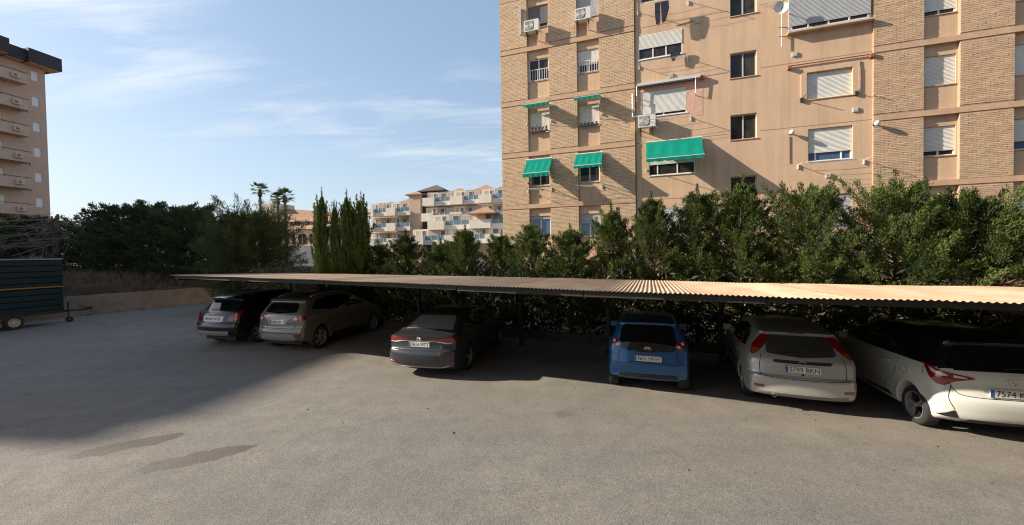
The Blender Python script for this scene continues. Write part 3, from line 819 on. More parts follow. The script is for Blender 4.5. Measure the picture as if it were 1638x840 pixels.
for z in fl:
    for xb in (TL-6.6, TL-16.6, TL-26.6):
        q = MB(); q.box(xb, xb+4.55, -1.30, -0.003, z-0.62, z-0.45); q.build('balcony_slab', m_tow, tower)
        q = MB(); q.box(xb, xb+4.55, -1.30, -1.18, z-0.448, z+0.42); q.box(xb+4.43, xb+4.55, -1.178, -0.003, z-0.448, z+0.42); q.box(xb, xb+0.12, -1.178, -0.003, z-0.448, z+0.42); q.build('balcony_parapet', m_tow, tower)
        q = MB(); q.box(xb-0.03, xb+4.60, -1.34, -1.28, z+0.50, z+0.56)
        for k in range(6): q.box(xb+0.2+0.8*k, xb+0.24+0.8*k, -1.30, -1.26, z+0.42, z+0.50)
        q.build('balcony_rail', m_rail, tower)
for i, z in enumerate(fl[:6]):
    o = tag(empty('air_conditioner'), 'small air conditioner on tower balcony parapet, %s from the top' % ('first','second','third','fourth','fifth','sixth')[i], 'air conditioner', 'air conditioners on the left tower')
    o.location = tower.location + Vector((tdx*(TL-3.0) + 1.32*tdy, tdy*(TL-3.0) - 1.32*tdx, z-0.30)); o.rotation_euler = (0, 0, rad(90)-TH)
    q = MB(); q.box(-0.30, 0.30, -0.26, 0.0, 0, 0.46); q.build('casing', mat('ac_casing_beige', (0.46, 0.35, 0.28), 0.6), o)
    q = MB(); q.lathe([(0.001,-0.262),(0.16,-0.262)], 14, 'y', (-0.06, 0, 0.23)); q.build('fan_recess', m_acg, o)
for i in (1, 3, 4):
    q = MB(); xb = TL-6.5; z = fl[i]
    for k in range(18): q.box(xb+0.25*k, xb+0.25*k+0.12, -1.36, -1.31, z-0.86, z-0.63)
    q.build('awning_fringe', m_rail, tower)
for (a, b_, o1, zt) in ((TL-1.9, TL+0.75, 1.35, 25.7), (TL-3.4, TL-1.9, 0.9, 25.55), (TL-14, TL-3.4, 1.6, 25.8), (TL-17, TL-14, 0.9, 25.6), (0.2, TL-17, 1.4, 25.75)):
    q = MB(); q.box(a+0.004, b_-0.004, -o1, -0.2, 24.30, zt); q.box(a+0.004, b_-0.004, -0.19, 13.0, 24.30, zt-0.15); q.build('cornice', m_slate, tower)
    q = MB(); q.box(a+0.1, b_-0.1, -o1+0.12, -0.01, 24.22, 24.296); q.build('soffit', m_soff, tower)
q = MB(); q.box(-0.8, 0.19, -1.2, 13.0, 24.3, 25.6); q.build('cornice', m_slate, tower)

# ================================================================== FAR TERRACED APARTMENTS
m_cream = mat('cream_render', (0.62, 0.52, 0.40), 0.9, var=(0.5, 0.12))
m_cream2 = mat('white_render', (0.70, 0.64, 0.55), 0.9, var=(0.6, 0.18), stretch=(1, 1, 0.25))
m_tile = mat('clay_roof_tile', (0.36, 0.20, 0.125), 0.9, var=(1.5, 0.35))
m_tiled = mat('dark_roof_tile', (0.10, 0.07, 0.06), 0.9, var=(1.5, 0.35))
m_brail = mat('blue_glass_rail', (0.13, 0.20, 0.24), 0.2, spec=0.5)
m_shade = mat('cream_render_shade', (0.40, 0.32, 0.25), 0.9)  # cream render darkened to imitate shade behind the balcony rails
m_tglass = mat('terrace_glass', (0.10, 0.11, 0.12), 0.3)
def hip_roof(par, x0, x1, y0, y1, z0, h, m, name='roof'):
    e = 0.35; x0 -= e; x1 += e; y0 -= e; y1 += e
    w = min(x1-x0, y1-y0)/2; q = MB()
    a = (x0+w*0.95, (y0+y1)/2, z0+h) if (x1-x0) >= (y1-y0) else ((x0+x1)/2, y0+w*0.95, z0+h)
    b_ = (x1-w*0.95, (y0+y1)/2, z0+h) if (x1-x0) >= (y1-y0) else ((x0+x1)/2, y1-w*0.95, z0+h)
    v = [(x0,y0,z0),(x1,y0,z0),(x1,y1,z0),(x0,y1,z0),a,b_,(x0,y0,z0-.18),(x1,y0,z0-.18),(x1,y1,z0-.18),(x0,y1,z0-.18)]
    if (x1-x0) >= (y1-y0): f = [(0,1,5,4),(1,2,5),(2,3,4,5),(3,0,4)]
    else: f = [(0,1,4),(1,2,5,4),(2,3,5),(3,0,4,5)]
    q.add(v, f + [(6,7,1,0),(7,8,2,1),(8,9,3,2),(9,6,0,3),(9,8,7,6)]); return q.build(name, m, par)
def terrace_floor(par, z, bays, y0, depth=1.6):
    """bays: list of (x0, x1, kind) with kind 'p' solid planter parapet or 'g' glass rail over low parapet"""
    for (a, b_, kd) in bays:
        if kd == 'p':
            q = MB(); q.box(a, b_-0.05, y0-0.45, y0+depth, z-0.45, z+1.10); q.build('parapet', m_cream2, par)
        else:
            q = MB(); q.box(a, b_-0.05, y0, y0+depth, z-0.45, z+0.35); q.build('parapet', m_cream2, par)
            q = MB(); q.box(a+0.05, b_-0.10, y0+0.05, y0+0.10, z+0.36, z+1.15); w = q.build('glass_rail', m_brail, par)
            n = 3
            for k in range(n+1):
                xx = a+0.05+(b_-a-0.15)*k/n; q = MB(); q.box(xx-0.03, xx+0.03, y0+0.02, y0+0.13, z+0.36, z+1.2); q.build('rail_post', m_white, w)
    for (a, b_, kd) in bays:                      # set back wall with its windows
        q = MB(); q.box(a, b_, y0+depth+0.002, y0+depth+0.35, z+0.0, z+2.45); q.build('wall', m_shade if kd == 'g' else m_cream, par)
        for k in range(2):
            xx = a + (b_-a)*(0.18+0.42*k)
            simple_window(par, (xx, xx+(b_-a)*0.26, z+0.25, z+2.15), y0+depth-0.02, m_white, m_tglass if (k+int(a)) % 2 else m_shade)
T1 = thing('terraced_apartments', 'left block of cream terraced flats with blue glass balcony rails and tiled roofs', 'building', (-29.8, 80, 0), rad(-15))
q = MB(); q.box(0, 9.5, 3, 12, 0, 13.2); q.build('wall_core', m_cream, T1)
for z in (12.0, 8.95, 5.9):
    terrace_floor(T1, z-0.55, [(0,2.0,'p'),(2.0,4.9,'g'),(4.9,7.0,'p'),(7.0,10.0,'g')] if z < 13 else [], 0.0)
hip_roof(T1, 1.0, 4.8, 3, 8, 13.6, 1.0, m_tile); hip_roof(T1, 5.2, 8.8, 4.5, 9, 14.3, 1.1, m_tile)
q = MB(); q.box(9.5, 12.0, 0.6, 6, 0, 15.0); q.build('stair_tower', m_tow, T1)
hip_roof(T1, 9.2, 12.2, 0.6, 5, 15.15, 0.8, m_tile, 'tower_roof')
T2 = thing('terraced_apartments', 'right block of cream terraced flats with a dark pagoda roof, beside the brick corner', 'building', (-18.0, 76.9, 0), rad(-15))
q = MB(); q.box(0, 22, 3.2, 13, 0, 14.6); q.build('wall_core', m_cream, T2)
q = MB(); q.box(-0.6, 0.75, 1.5, 6, 0, 15.4); q.build('service_tower', m_slate, T2)
terrace_floor(T2, 13.05, [(0.8,3.3,'p'),(3.3,6.6,'g'),(6.6,9.2,'p'),(9.2,12.4,'g'),(12.4,15.0,'p'),(15.0,18.5,'g'),(18.5,21,'p')], 0.0)
terrace_floor(T2, 9.95, [(0.8,3.3,'p'),(3.3,6.8,'g'),(6.8,9.2,'p'),(9.2,12.4,'g'),(12.4,15.0,'p'),(15.0,18.5,'g'),(18.5,21,'p')], -0.6)
terrace_floor(T2, 8.0, [(4.1,7.4,'p'),(7.4,12.2,'g'),(12.2,16.2,'p'),(16.2,20,'g')], -4.5)
terrace_floor(T2, 5.3, [(0.8,4.0,'p'),(4.0,8.0,'g'),(8.0,12.6,'p'),(12.6,15.6,'g'),(15.6,20,'p')], -6.0)
hip_roof(T2, -0.9, 4.2, 1.8, 7, 15.9, 1.5, m_tiled, 'pagoda_roof')
hip_roof(T2, 4.4, 8.2, 3.5, 8, 15.3, 1.4, m_tile); hip_roof(T2, 10.2, 14.2, 3.2, 8, 15.6, 1.4, m_tile); hip_roof(T2, 15.6, 20.0, 3.2, 8, 15.8, 1.5, m_tile)
hip_roof(T2, 12.5, 17.0, -5.2, -1.2, 10.2, 1.2, m_tile)

# ================================================================== CHAPEL AND LONG ROOF BEHIND THE PINE
CH = thing('chapel', 'pinkish chapel with clay tile roof, arched windows and a roof cross behind the pine', 'building', (-47.3, 65, 0), rad(-13))
m_ch = mat('chapel_render', (0.58, 0.44, 0.36), 0.9, var=(0.5, 0.12))
q = MB(); q.box(0, 19, 1.5, 10, 0, 8.9); q.build('wall', m_ch, CH)
q = MB(); q.add([(-0.5,1.0,8.95),(19.5,1.0,8.6),(19.5,5.7,10.2),(6,5.7,11.6),(0.5,5.7,10.6),(19.5,10.5,8.6),(-0.5,10.5,8.9)], [(0,1,2,3),(0,3,4),(1,5,2),(5,6,4,3,2),(6,0,4)]); q.build('roof', m_tile, CH)
q = MB(); q.box(12.5, 19, -1.5, 1.49, 0, 7.3); q.build('side_aisle', m_ch, CH)
q = MB(); q.add([(12.2,-1.9,7.2),(19.4,-1.9,7.2),(19.4,1.48,8.2),(12.2,1.48,8.2)], [(0,1,2,3)]); q.add([(12.2,-1.9,7.12),(19.4,-1.9,7.12),(19.4,1.48,8.12),(12.2,1.48,8.12)], [(3,2,1,0)]); q.build('aisle_roof', m_tile, CH)
for xx in (13.0, 14.2, 15.4, 16.2, 17.4):
    q = MB(); pts = [(xx-0.3, 5.0), (xx+0.3, 5.0), (xx+0.3, 6.2)] + [(xx+0.3*math.cos(a), 6.2+0.3*math.sin(a)) for a in (0.5, 1.0, 1.57, 2.1, 2.6)] + [(xx-0.3, 6.2)]
    q.prism(pts, -1.54, -1.502, 'y'); q.build('arched_window', m_glass, CH)
for xx in (9.5, 11.0, 12.6, 14.2):
    simple_window(CH, (xx, xx+0.4, 8.25, 8.75), 1.46, m_dark, m_glass)
q = MB(); q.tube([(15.6,5.7,10.5),(15.6,5.7,12.4)], 0.06, 6); q.tube([(14.9,5.7,11.8),(16.3,5.7,11.8)], 0.06, 6); q.build('cross', m_rail, CH)
q = MB(); q.box(12.0, 18.5, -6, -2.5, 0, 4.6); q.build('annex', m_cream2, CH)
simple_window(CH, (12.8, 15.6, 2.9, 4.2), -6.03, m_white, m_glassb)
q = MB(); q.box(3.0, 6.0, 4, 8, 10.6, 12.4); q.build('roof_room', m_cream, CH)

# ================================================================== VEGETATION
m_leaf = mat('cypress_foliage', (0.020, 0.040, 0.012), 0.7, spec=0.2, tint=(0.125, 0.160, 0.036), transl=0.14, objvar=0.22)
m_leafd = mat('dark_conifer_foliage', (0.030, 0.048, 0.022), 0.75, spec=0.2, tint=(0.085, 0.110, 0.045), transl=0.15)
m_pine = mat('pine_foliage', (0.045, 0.066, 0.022), 0.7, spec=0.25, tint=(0.105, 0.128, 0.045), transl=0.18)
m_ital = mat('italian_cypress_foliage', (0.036, 0.066, 0.014), 0.7, spec=0.2, tint=(0.095, 0.140, 0.030), transl=0.16)
m_bark = mat('bark', (0.115, 0.085, 0.062), 0.95, var=(8, 0.45), bump=(25, 0.7, 0.02), stretch=(1, 1, 0.25))
m_dead = mat('dead_wood', (0.17, 0.135, 0.105), 0.95, var=(6, 0.4))

def leaflets(P, D, L, W, rs):
    """diamond shaped leaflets at P along D"""
    n = len(P); D = D / np.linalg.norm(D, axis=1, keepdims=True)
    R = rs.normal(size=(n, 3)); S_ = np.cross(D, R); S_ /= np.linalg.norm(S_, axis=1, keepdims=True) + 1e-9
    L = L[:, None]; W = W[:, None]
    V = np.stack([P, P + D*L*0.5 + S_*W*0.5, P + D*L, P + D*L*0.5 - S_*W*0.5], axis=1)
    return V

def conifer(seed, H_, R_, prof, base, nb, per, lean_up, ll=0.15, lw=0.045, plume=0.10, trunk_r=0.07, bare=0.0, droop=0.0, tmean=0.42, leaders=3):
    """returns (wood mesh, crown mesh). Plumed branches around a tapered trunk"""
    rs = np.random.RandomState(seed); rr = random.Random(seed)
    wood = MB()
    bend = rr.uniform(-.15,.15), rr.uniform(-.15,.15)
    tp = [(bend[0]*math.sin(3*f), bend[1]*math.sin(2.4*f), H_*0.93*f - 0.05) for f in [i/7 for i in range(8)]]
    wood.tube(tp, trunk_r, 7, 0.012)
    Ps, Ds, Ts, Ls = [], [], [], []
    for b_ in range(nb):
        u = (b_ + rr.random()) / nb
        f = base + (1 - base) * u
        az = b_ * 2.39996 + rr.uniform(-.5, .5)
        ln = R_ * prof(f) * rr.uniform(0.62, 1.22)
        if rr.random() < 0.14: ln *= rr.uniform(1.2, 1.5)
        inc = lean_up(f) + rr.uniform(-.22, .22)
        ct = f * 7; i0 = min(6, int(ct)); w_ = ct - i0
        s0 = np.array(tp[i0]) * (1-w_) + np.array(tp[i0+1]) * w_; s0[2] = H_*0.9*f
        hd = np.array([math.cos(az), math.sin(az), 0.0])
        rise = math.tan(inc)
        def pt(t): return s0 + hd * ln * t + np.array([0, 0, ln * (rise * t * (0.55 + 0.45*t) - droop * t * t)])
        if ln > 0.25: wood.tube([pt(0), pt(0.5), pt(0.9)], 0.018 if ln > .7 else 0.011, 3, 0.004)
        if rr.random() < bare: continue
        n = int(per * (0.35 + 0.65 * ln / R_) * rr.uniform(0.7, 1.25))
        t = 1.04 - rs.beta(1.0, 1.7, n) * 0.85
        P = np.array([pt(x) for x in t])
        tang = (pt(1.0) - pt(0.7)); tang /= np.linalg.norm(tang)
        pr = plume * (0.55 + 0.9 * np.sin(np.pi * np.clip(t, 0, 1))) [:, None]
        jit = rs.normal(size=(n, 3)) * pr * 0.6
        P = P + jit
        D = tang[None, :] * 1.0 + jit / (plume + 1e-6) * 0.55 + rs.normal(size=(n, 3)) * 0.30 + np.array([0, 0, 0.18])
        Ps.append(P); Ds.append(D)
        bt = np.clip(rr.gauss(tmean, .22), 0, 1)
        Ts.append(np.clip(bt + rs.normal(size=n) * 0.17, 0, 1)); Ls.append(np.full(n, ll) * rs.uniform(0.6, 1.35, n))
    for k in range(leaders):                            # upright leaders at the top
        ax, ay = rr.uniform(-.16,.16)*R_*(k > 0), rr.uniform(-.16,.16)*R_*(k > 0); zt = H_*(1.0 - 0.10*k); lz = H_*0.20
        n = int(per*0.8); t = rs.uniform(0, 1, n)
        P = np.stack([tp[-1][0]+ax*(0.4+t)+rs.normal(size=n)*plume*0.75*(1.05-t), tp[-1][1]+ay*(0.4+t)+rs.normal(size=n)*plume*0.75*(1.05-t), zt-lz+lz*t], 1)
        Ps.append(P); Ds.append(rs.normal(size=(n,3))*0.45+np.array([0,0,0.9])); Ts.append(np.clip(rs.normal(size=n)*.2+.55,0,1)); Ls.append(np.full(n, ll)*rs.uniform(.6,1.3,n))
    P = np.concatenate(Ps); D = np.concatenate(Ds); T = np.concatenate(Ts); Lh = np.concatenate(Ls)
    V = leaflets(P, D, Lh, lw * rs.uniform(0.7, 1.3, len(P)), rs)
    return wood.mesh('trunk'), np_quads('crown', V, T)

def place_tree(name, meshes, loc, rz, scl, label, cat, m_crown, group=None, m_wood=None):
    o = thing(name, label, cat, loc, rz, group)
    wm, cm = meshes
    if not wm.materials: wm.materials.append(m_wood or m_bark)
    t = bpy.data.objects.new('trunk', wm); C.objects.link(t); t.parent = o; t.scale = scl
    if not cm.materials: cm.materials.append(m_crown)
    c = bpy.data.objects.new('crown', cm); C.objects.link(c); c.parent = o; c.scale = scl
    return o

prof_h = lambda f: (1.0 - f)**0.72 * (0.55 + 0.9*min(1, (f)/0.28)) * 0.86 + 0.06
upl = lambda f: 0.22 + 0.62*f
hv = [conifer(11+k, 4.4, 1.15, prof_h, 0.10, 165, 400, upl, ll=0.080, lw=0.020, plume=0.072, trunk_r=0.075, bare=0.05) for k in range(5)]
# dense bushy tree kind (right half of the hedge)
prof_b = lambda f: (1.0 - f)**0.45 * (0.6 + 0.8*min(1, f/0.25)) * 0.85 + 0.08
bv = [conifer(41+k, 4.6, 1.35, prof_b, 0.08, 230, 400, lambda f: 0.20 + 0.62*f, ll=0.080, lw=0.020, plume=0.078, trunk_r=0.09) for k in range(3)]
# flat spreading cedar-like tree at the far right
cv = conifer(77, 5.4, 2.0, lambda f: (1-f)**0.7*1.05+0.05, 0.10, 130, 520, lambda f: 0.06+0.35*f, ll=0.095, lw=0.024, plume=0.095, trunk_r=0.10, droop=-0.1)

hedge = [   # s, q, height, radius scale, variant list, index, label
 (-13.9, 13.3, 3.5, 0.95, hv, 0, 'sunlit cypress with a bare lower trunk beside the slender Italian cypresses'),
 (-12.3, 13.2, 3.55, 1.0, hv, 1, 'low dark hedge cypress in front of the left cream terraced flats'),
 (-10.6, 13.0, 3.9, 0.95, hv, 2, 'hedge cypress with spreading top below the stair tower of the terraced flats'),
 (-9.0, 13.1, 3.5, 1.0, hv, 3, 'short hedge cypress left of the gap below the dark pagoda roof'),
 (-7.7, 12.9, 4.0, 0.95, hv, 4, 'pale green pointed hedge cypress in front of the right terraced flats'),
 (-6.3, 13.2, 3.75, 0.95, hv, 1, 'hedge cypress left of the brick corner, before the lowest terrace'),
 (-5.0, 13.0, 4.1, 0.80, hv, 2, 'narrow pointed cypress standing right at the brick building corner'),
 (-3.55, 12.9, 3.85, 1.0, hv, 0, 'bushy cypress in front of the blue ground-floor window of the brick strip'),
 (-2.25, 13.0, 4.45, 0.95, hv, 3, 'cypress with pale trunk rising between the two brick strips of windows'),
 (-0.95, 13.1, 4.75, 0.88, hv, 4, 'spire-topped cypress below the left end of the large green awning'),
 (0.35, 13.0, 4.85, 0.98, hv, 1, 'ragged cypress in front of the grey ground-floor shutter'),
 (1.55, 12.9, 5.0, 0.98, hv, 2, 'cypress growing in front of the lowest narrow two-pane window'),
 (3.0, 12.8, 4.5, 0.86, bv, 0, 'dense bright green cypress standing alone left of the ground-floor grey blind'),
 (4.75, 12.9, 4.45, 0.85, bv, 1, 'dense cypress right of the ground-floor grey blind, below the clothes line'),
 (6.1, 13.0, 4.2, 1.0, bv, 2, 'broad bushy cypress below the brick column with the wall lamp'),
 (7.5, 13.1, 3.75, 1.05, bv, 0, 'broad dark cypress under the recessed shutter strip at right'),
 (8.9, 12.9, 3.5, 1.05, bv, 1, 'low leaning cypress mass beside the tallest tree at the right edge'),
 (10.6, 12.9, 5.15, 1.0, cv, 0, 'tall open cypress with tiered branches at the right edge of the hedge'),
 (12.6, 13.3, 4.3, 1.0, bv, 2, 'cypress cut by the right edge of the picture'),
]
hr = random.Random(5)
for (s, q_, h_, k_, var, vi, lab) in hedge:
    ms = var if isinstance(var, tuple) else var[vi]
    H0 = 5.4 if isinstance(var, tuple) else (4.6 if var is bv else 4.4)
    k_ *= 1.10 if var is hv else 1.0
    place_tree('cypress_tree', ms, row(s, q_, 0), hr.uniform(0, 6.28), (k_*hr.uniform(.92, 1.1), k_*hr.uniform(.92, 1.1), h_/H0), lab, 'tree', m_leaf, 'cypress hedge behind the carport')

# Italian cypresses
prof_i = lambda f: (0.55 + 0.75*min(1, f/0.2)) * (1 - max(0, (f-0.55)/0.45)**1.6) * 0.8 + 0.03
iv = [conifer(91+k, 5.5, 0.36, prof_i, 0.03, 190, 140, lambda f: 1.15, ll=0.12, lw=0.030, plume=0.045, trunk_r=0.05, tmean=0.45) for k in range(2)]
ilab = ['leftmost slender Italian cypress, the tallest dark spire of the group', 'thin Italian cypress spire, second from the left of the group', 'wide double-topped Italian cypress, third from the left', 'Italian cypress with feathery top, rightmost of the slender group']
for i, (px_, h_, k_) in enumerate(((517, 5.75, 0.72), (536, 5.3, 0.50), (554, 5.7, 0.82), (577, 5.6, 0.85))):
    d = 16.4; X = (px_-819)/622*d
    place_tree('italian_cypress', iv[i % 2], (X+0.05, d, 0), i*1.7, (k_, k_, h_/5.5), ilab[i], 'tree', m_ital, 'slender Italian cypresses')

# round pine
pv = conifer(121, 5.6, 2.5, lambda f: math.sqrt(max(0.02, 1-((f-0.40)/0.62)**2)), 0.06, 330, 260, lambda f: 0.10+0.55*f, ll=0.20, lw=0.034, plume=0.20, trunk_r=0.14, tmean=0.4, leaders=0)
place_tree('pine_tree', pv, (-14.75, 22.3, 0), 0.7, (0.88, 0.88, 0.96), 'large round bushy pine in front of the chapel', 'tree', m_pine)

# dark trees of the left hedge
lv = [conifer(141+k, 6.2, 2.6, lambda f: (1-f)**0.42*(0.5+0.7*min(1, f/0.3))*0.95+0.05, 0.14, 130, 230, lambda f: 0.10+0.5*f, ll=0.20, lw=0.055, plume=0.17, trunk_r=0.12, tmean=0.35, bare=0.05, leaders=0) for k in range(3)]
lspec = [(-41.5, 31.0, 5.2, 'pale dusty tree in front of the tower foot at the far left'), (-37.3, 30.0, 5.0, 'dark tree left of the dead trunk'),
 (-31.6, 30.4, 4.9, 'low greyish tree right of the dead trunk'), (-28.9, 28.6, 5.6, 'dark spreading conifer above the brush, first of the tall ones'),
 (-26.6, 28.8, 5.9, 'dark conifer with layered top, middle of the left hedge'), (-24.4, 28.2, 5.8, 'dark conifer with flat top right of the middle of the left hedge'),
 (-22.4, 27.5, 5.1, 'dark conifer at the right end of the left hedge'), (-19.2, 26.0, 4.6, 'small dark tree between the left hedge and the round pine'),
 (-44.5, 27.5, 4.8, 'tree cut by the left picture edge above the trailer'), (-34.4, 31.8, 4.9, 'dull tree behind the dead trunk')]
for i, (X, Y, top, lab) in enumerate(lspec):
    z0 = 1.2
    k_ = 0.95 if i not in (7,) else 0.75
    place_tree('conifer_tree', lv[i % 3], (X, Y, z0), i*1.3, (k_, k_, (top-0.05+0.4*math.sin(i*2.3))/6.2), lab, 'tree', m_leafd, 'dark trees above the dry bank')
# palm fringe peeping over the hedge
def palm(loc, h_, cr, label, seed, group='fan palms behind the pine'):
    o = thing('palm_tree', label, 'palm', loc, 0, group); rr = random.Random(seed)
    q = MB(); q.tube([(0,0,-0.1),(0.05,0.03,h_*0.5),(0.0,0.05,h_*0.93)], 0.24, 8, 0.16); q.tube([(0,0.05,h_*0.90),(0,0.05,h_*0.975)], 0.30, 8, 0.2); q.build('trunk', m_bark, o)
    q = MB()
    for k in range(34):
        a = rr.uniform(0, 6.283); el = rr.uniform(-0.55, 1.25); L1 = cr * rr.uniform(0.45, 0.6)
        d = Vector((math.cos(a)*math.cos(el), math.sin(a)*math.cos(el), math.sin(el)))
        s0 = Vector((0, 0.05, h_*0.965)); s1 = s0 + d * L1
        q.tube([s0, s1], 0.018, 3, 0.012)
        side = d.cross(Vector((0,0,1))); side = side.normalized() if side.length > .05 else Vector((1,0,0)); upv = side.cross(d)
        for j in range(9):
            b_ = (j-4)/4*1.25; dd = (d*math.cos(b_) + side*math.sin(b_)).normalized(); L2 = cr*0.5*(1-0.25*abs(b_)); tip = s1 + dd*L2 + Vector((0,0,-0.14*cr*rr.uniform(.3,1)))
            w_ = (upv.cross(dd)).normalized()*0.05
            q.add([s1, s1+dd*L2*.5+w_, tip, s1+dd*L2*.5-w_], [(0,1,2,3)], rr.uniform(.2,.8))
    q.build('fronds', m_pine, o, tint=True)
palm((-35.4, 55, 0), 12.9, 1.45, 'tallest fan palm, left of the pair above the pine', 1)
palm((-33.2, 55.5, 0), 11.7, 1.3, 'left and smaller palm of the close pair', 2)
palm((-31.9, 55, 0), 11.9, 1.6, 'right and larger palm of the close pair', 3)
palm((-32.9, 40, 0), 7.75, 1.2, 'fan palm peeping over the dark left hedge', 4)

# bare dead tree left of the hedge
def dead_tree(loc, h_, label, seed):
    o = thing('dead_tree', label, 'tree', loc, 0); rr = random.Random(seed); q = MB()
    def grow(p, d, L_, r, lev):
        pts = [p]; cur = Vector(p); dd = d.normalized()
        for k in range(4):
            dd = (dd + Vector((rr.uniform(-.25,.25), rr.uniform(-.25,.25), rr.uniform(-.22,.12)))).normalized(); cur = cur + dd*L_/4; pts.append(cur.copy())
        q.tube(pts, r, 5, r*0.45)
        if lev > 0:
            for k in range(5 if lev > 1 else 4):
                b_ = pts[rr.randint(1, 4)]; a = rr.uniform(0, 6.28)
                grow(b_, (dd + Vector((math.cos(a), math.sin(a), rr.uniform(-.5,.5)))*1.1), L_*rr.uniform(.45,.75), r*.5, lev-1)
    q.tube([(-0.25,0,-0.2),(0.05,0,h_*0.25),(-0.08,0.05,h_*0.5),(0.14,0.1,h_*0.72),(0.02,0.1,h_*0.9),(0.10,0.1,h_)], 0.30, 9, 0.07); q.tube([(0.0,0,h_*0.55),(-0.3,0.1,h_*0.8),(-0.35,0.1,h_*0.97)], 0.14, 7, 0.05); q.build('trunk', m_bark, o)
    q = MB()
    for k in range(17):
        a = rr.uniform(2.2, 5.2) if k % 2 else rr.uniform(0,6.28); grow(Vector((0.1,0,h_*rr.uniform(.45,.98))), Vector((math.cos(a), math.sin(a), rr.uniform(-.35,.25))), rr.uniform(2,4), .06, 2)
    q.build('branches', m_dead, o)
dead_tree((-33.0, 28.2, 1.4), 4.9, 'thick grey dead trunk with drooping bare branches behind the trailer', 3)

# dry brush on the bank (nobody could count it)
rs = np.random.RandomState(9); n = 30000
s_ = -29.3 - rs.beta(1.1, 1.3, n) * 9.5; q_ = rs.uniform(-4, 24, n)
P = np.stack([csx*s_ + cnx*q_, csy*s_ + cny*q_, np.array([bank_h(a, b_) for a, b_ in zip(s_, q_)]) - 0.05], axis=1)
clump = 0.55 + 0.45*np.sin(s_*1.9 + 1.3*np.sin(q_*0.9)) * np.cos(q_*1.4)
D = rs.normal(size=(n, 3)) * np.array([0.55, 0.55, 0.25]) + np.array([0, 0, 0.75])
V = leaflets(P, D, (0.35 + 0.75*clump) * rs.uniform(0.5, 1.2, n), np.full(n, 0.022) * rs.uniform(.6, 1.8, n), rs)
me = np_quads('dry_brush', V, rs.uniform(0, 1, n))
m_brush = mat('dry_brush', (0.085, 0.052, 0.034), 0.95, tint=(0.20, 0.135, 0.08))
ob = link_mesh('dry_brush', me, m_brush); tag(ob, 'tangled brown dry brush and grass covering the bank above the concrete wall', 'brush', kind='stuff')
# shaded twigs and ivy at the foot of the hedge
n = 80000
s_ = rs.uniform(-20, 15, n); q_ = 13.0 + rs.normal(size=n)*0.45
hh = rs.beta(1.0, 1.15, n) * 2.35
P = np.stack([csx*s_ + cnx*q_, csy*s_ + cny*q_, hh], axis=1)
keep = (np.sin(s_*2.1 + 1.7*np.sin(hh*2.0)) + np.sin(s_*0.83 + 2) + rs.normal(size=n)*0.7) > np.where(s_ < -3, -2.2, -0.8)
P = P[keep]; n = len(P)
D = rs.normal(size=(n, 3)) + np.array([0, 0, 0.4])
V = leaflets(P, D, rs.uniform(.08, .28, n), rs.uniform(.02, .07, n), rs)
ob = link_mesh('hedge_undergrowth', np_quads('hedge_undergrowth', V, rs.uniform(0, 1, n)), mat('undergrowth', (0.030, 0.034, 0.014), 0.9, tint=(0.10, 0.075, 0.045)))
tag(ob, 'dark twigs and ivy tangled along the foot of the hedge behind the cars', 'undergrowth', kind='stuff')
# clipping heap of dry twigs lying on the far edge of the roof
n = 1500
a = rs.normal(size=(n, 2)); P0_ = row(6.35, 12.0, 1.95)
P = np.stack([P0_.x + a[:,0]*0.55*csx, P0_.y + a[:,0]*0.55*csy + a[:,1]*0.12, P0_.z + np.abs(rs.normal(size=n))*0.10*np.exp(-a[:,0]**2*.3)], axis=1)
V = leaflets(P, rs.normal(size=(n,3))*np.array([1,1,.5])+np.array([0,0,.3]), rs.uniform(.08,.3,n), np.full(n,.014), rs)
ob = link_mesh('twig_heap', np_quads('twig_heap', V, rs.uniform(0,1,n)), m_brush); tag(ob, 'heap of dry grey twigs caught between the hedge and the carport roof at right', 'twigs', kind='stuff')

# wire fence on the bank edge in front of the pine
fe = thing('wire_fence', 'thin wire fence with metal posts in front of the round pine', 'fence', (-14.2, 19.8, 0), rad(-8))
for k in range(4):
    q = MB(); q.tube([(1.9*k, 0, 0), (1.9*k, 0, 2.62)], 0.020, 6); q.build('post', m_steel, fe)
for zz_ in (2.52, 2.05, 1.5, 1.0):
    q = MB(); q.tube([(0, 0, zz_), (5.7, 0, zz_+0.02)], 0.007, 4); q.build('wire', m_steel, fe)

# ================================================================== TRAILER
THD = rad(14)
tr = thing('trailer', 'dark blue box trailer with ribbed side and orange strap at the left edge', 'trailer', (-20.95, 16.32, 0), rad(90)-THD)
m_tr = mat('trailer_blue', (0.010, 0.027, 0.033), 0.55, var=(1.2, 0.35), spec=0.2, streak=0.25)
m_trt = mat('trailer_edge', (0.16, 0.20, 0.21), 0.5)
m_or = mat('orange_strap', (0.27, 0.13, 0.03), 0.8)
m_tyre = mat('tyre_rubber', (0.018, 0.018, 0.018), 0.85, var=(20, 0.3))
m_rimc = mat('cream_rim', (0.42, 0.38, 0.30), 0.6, var=(6, 0.35))
Lr = 1.52
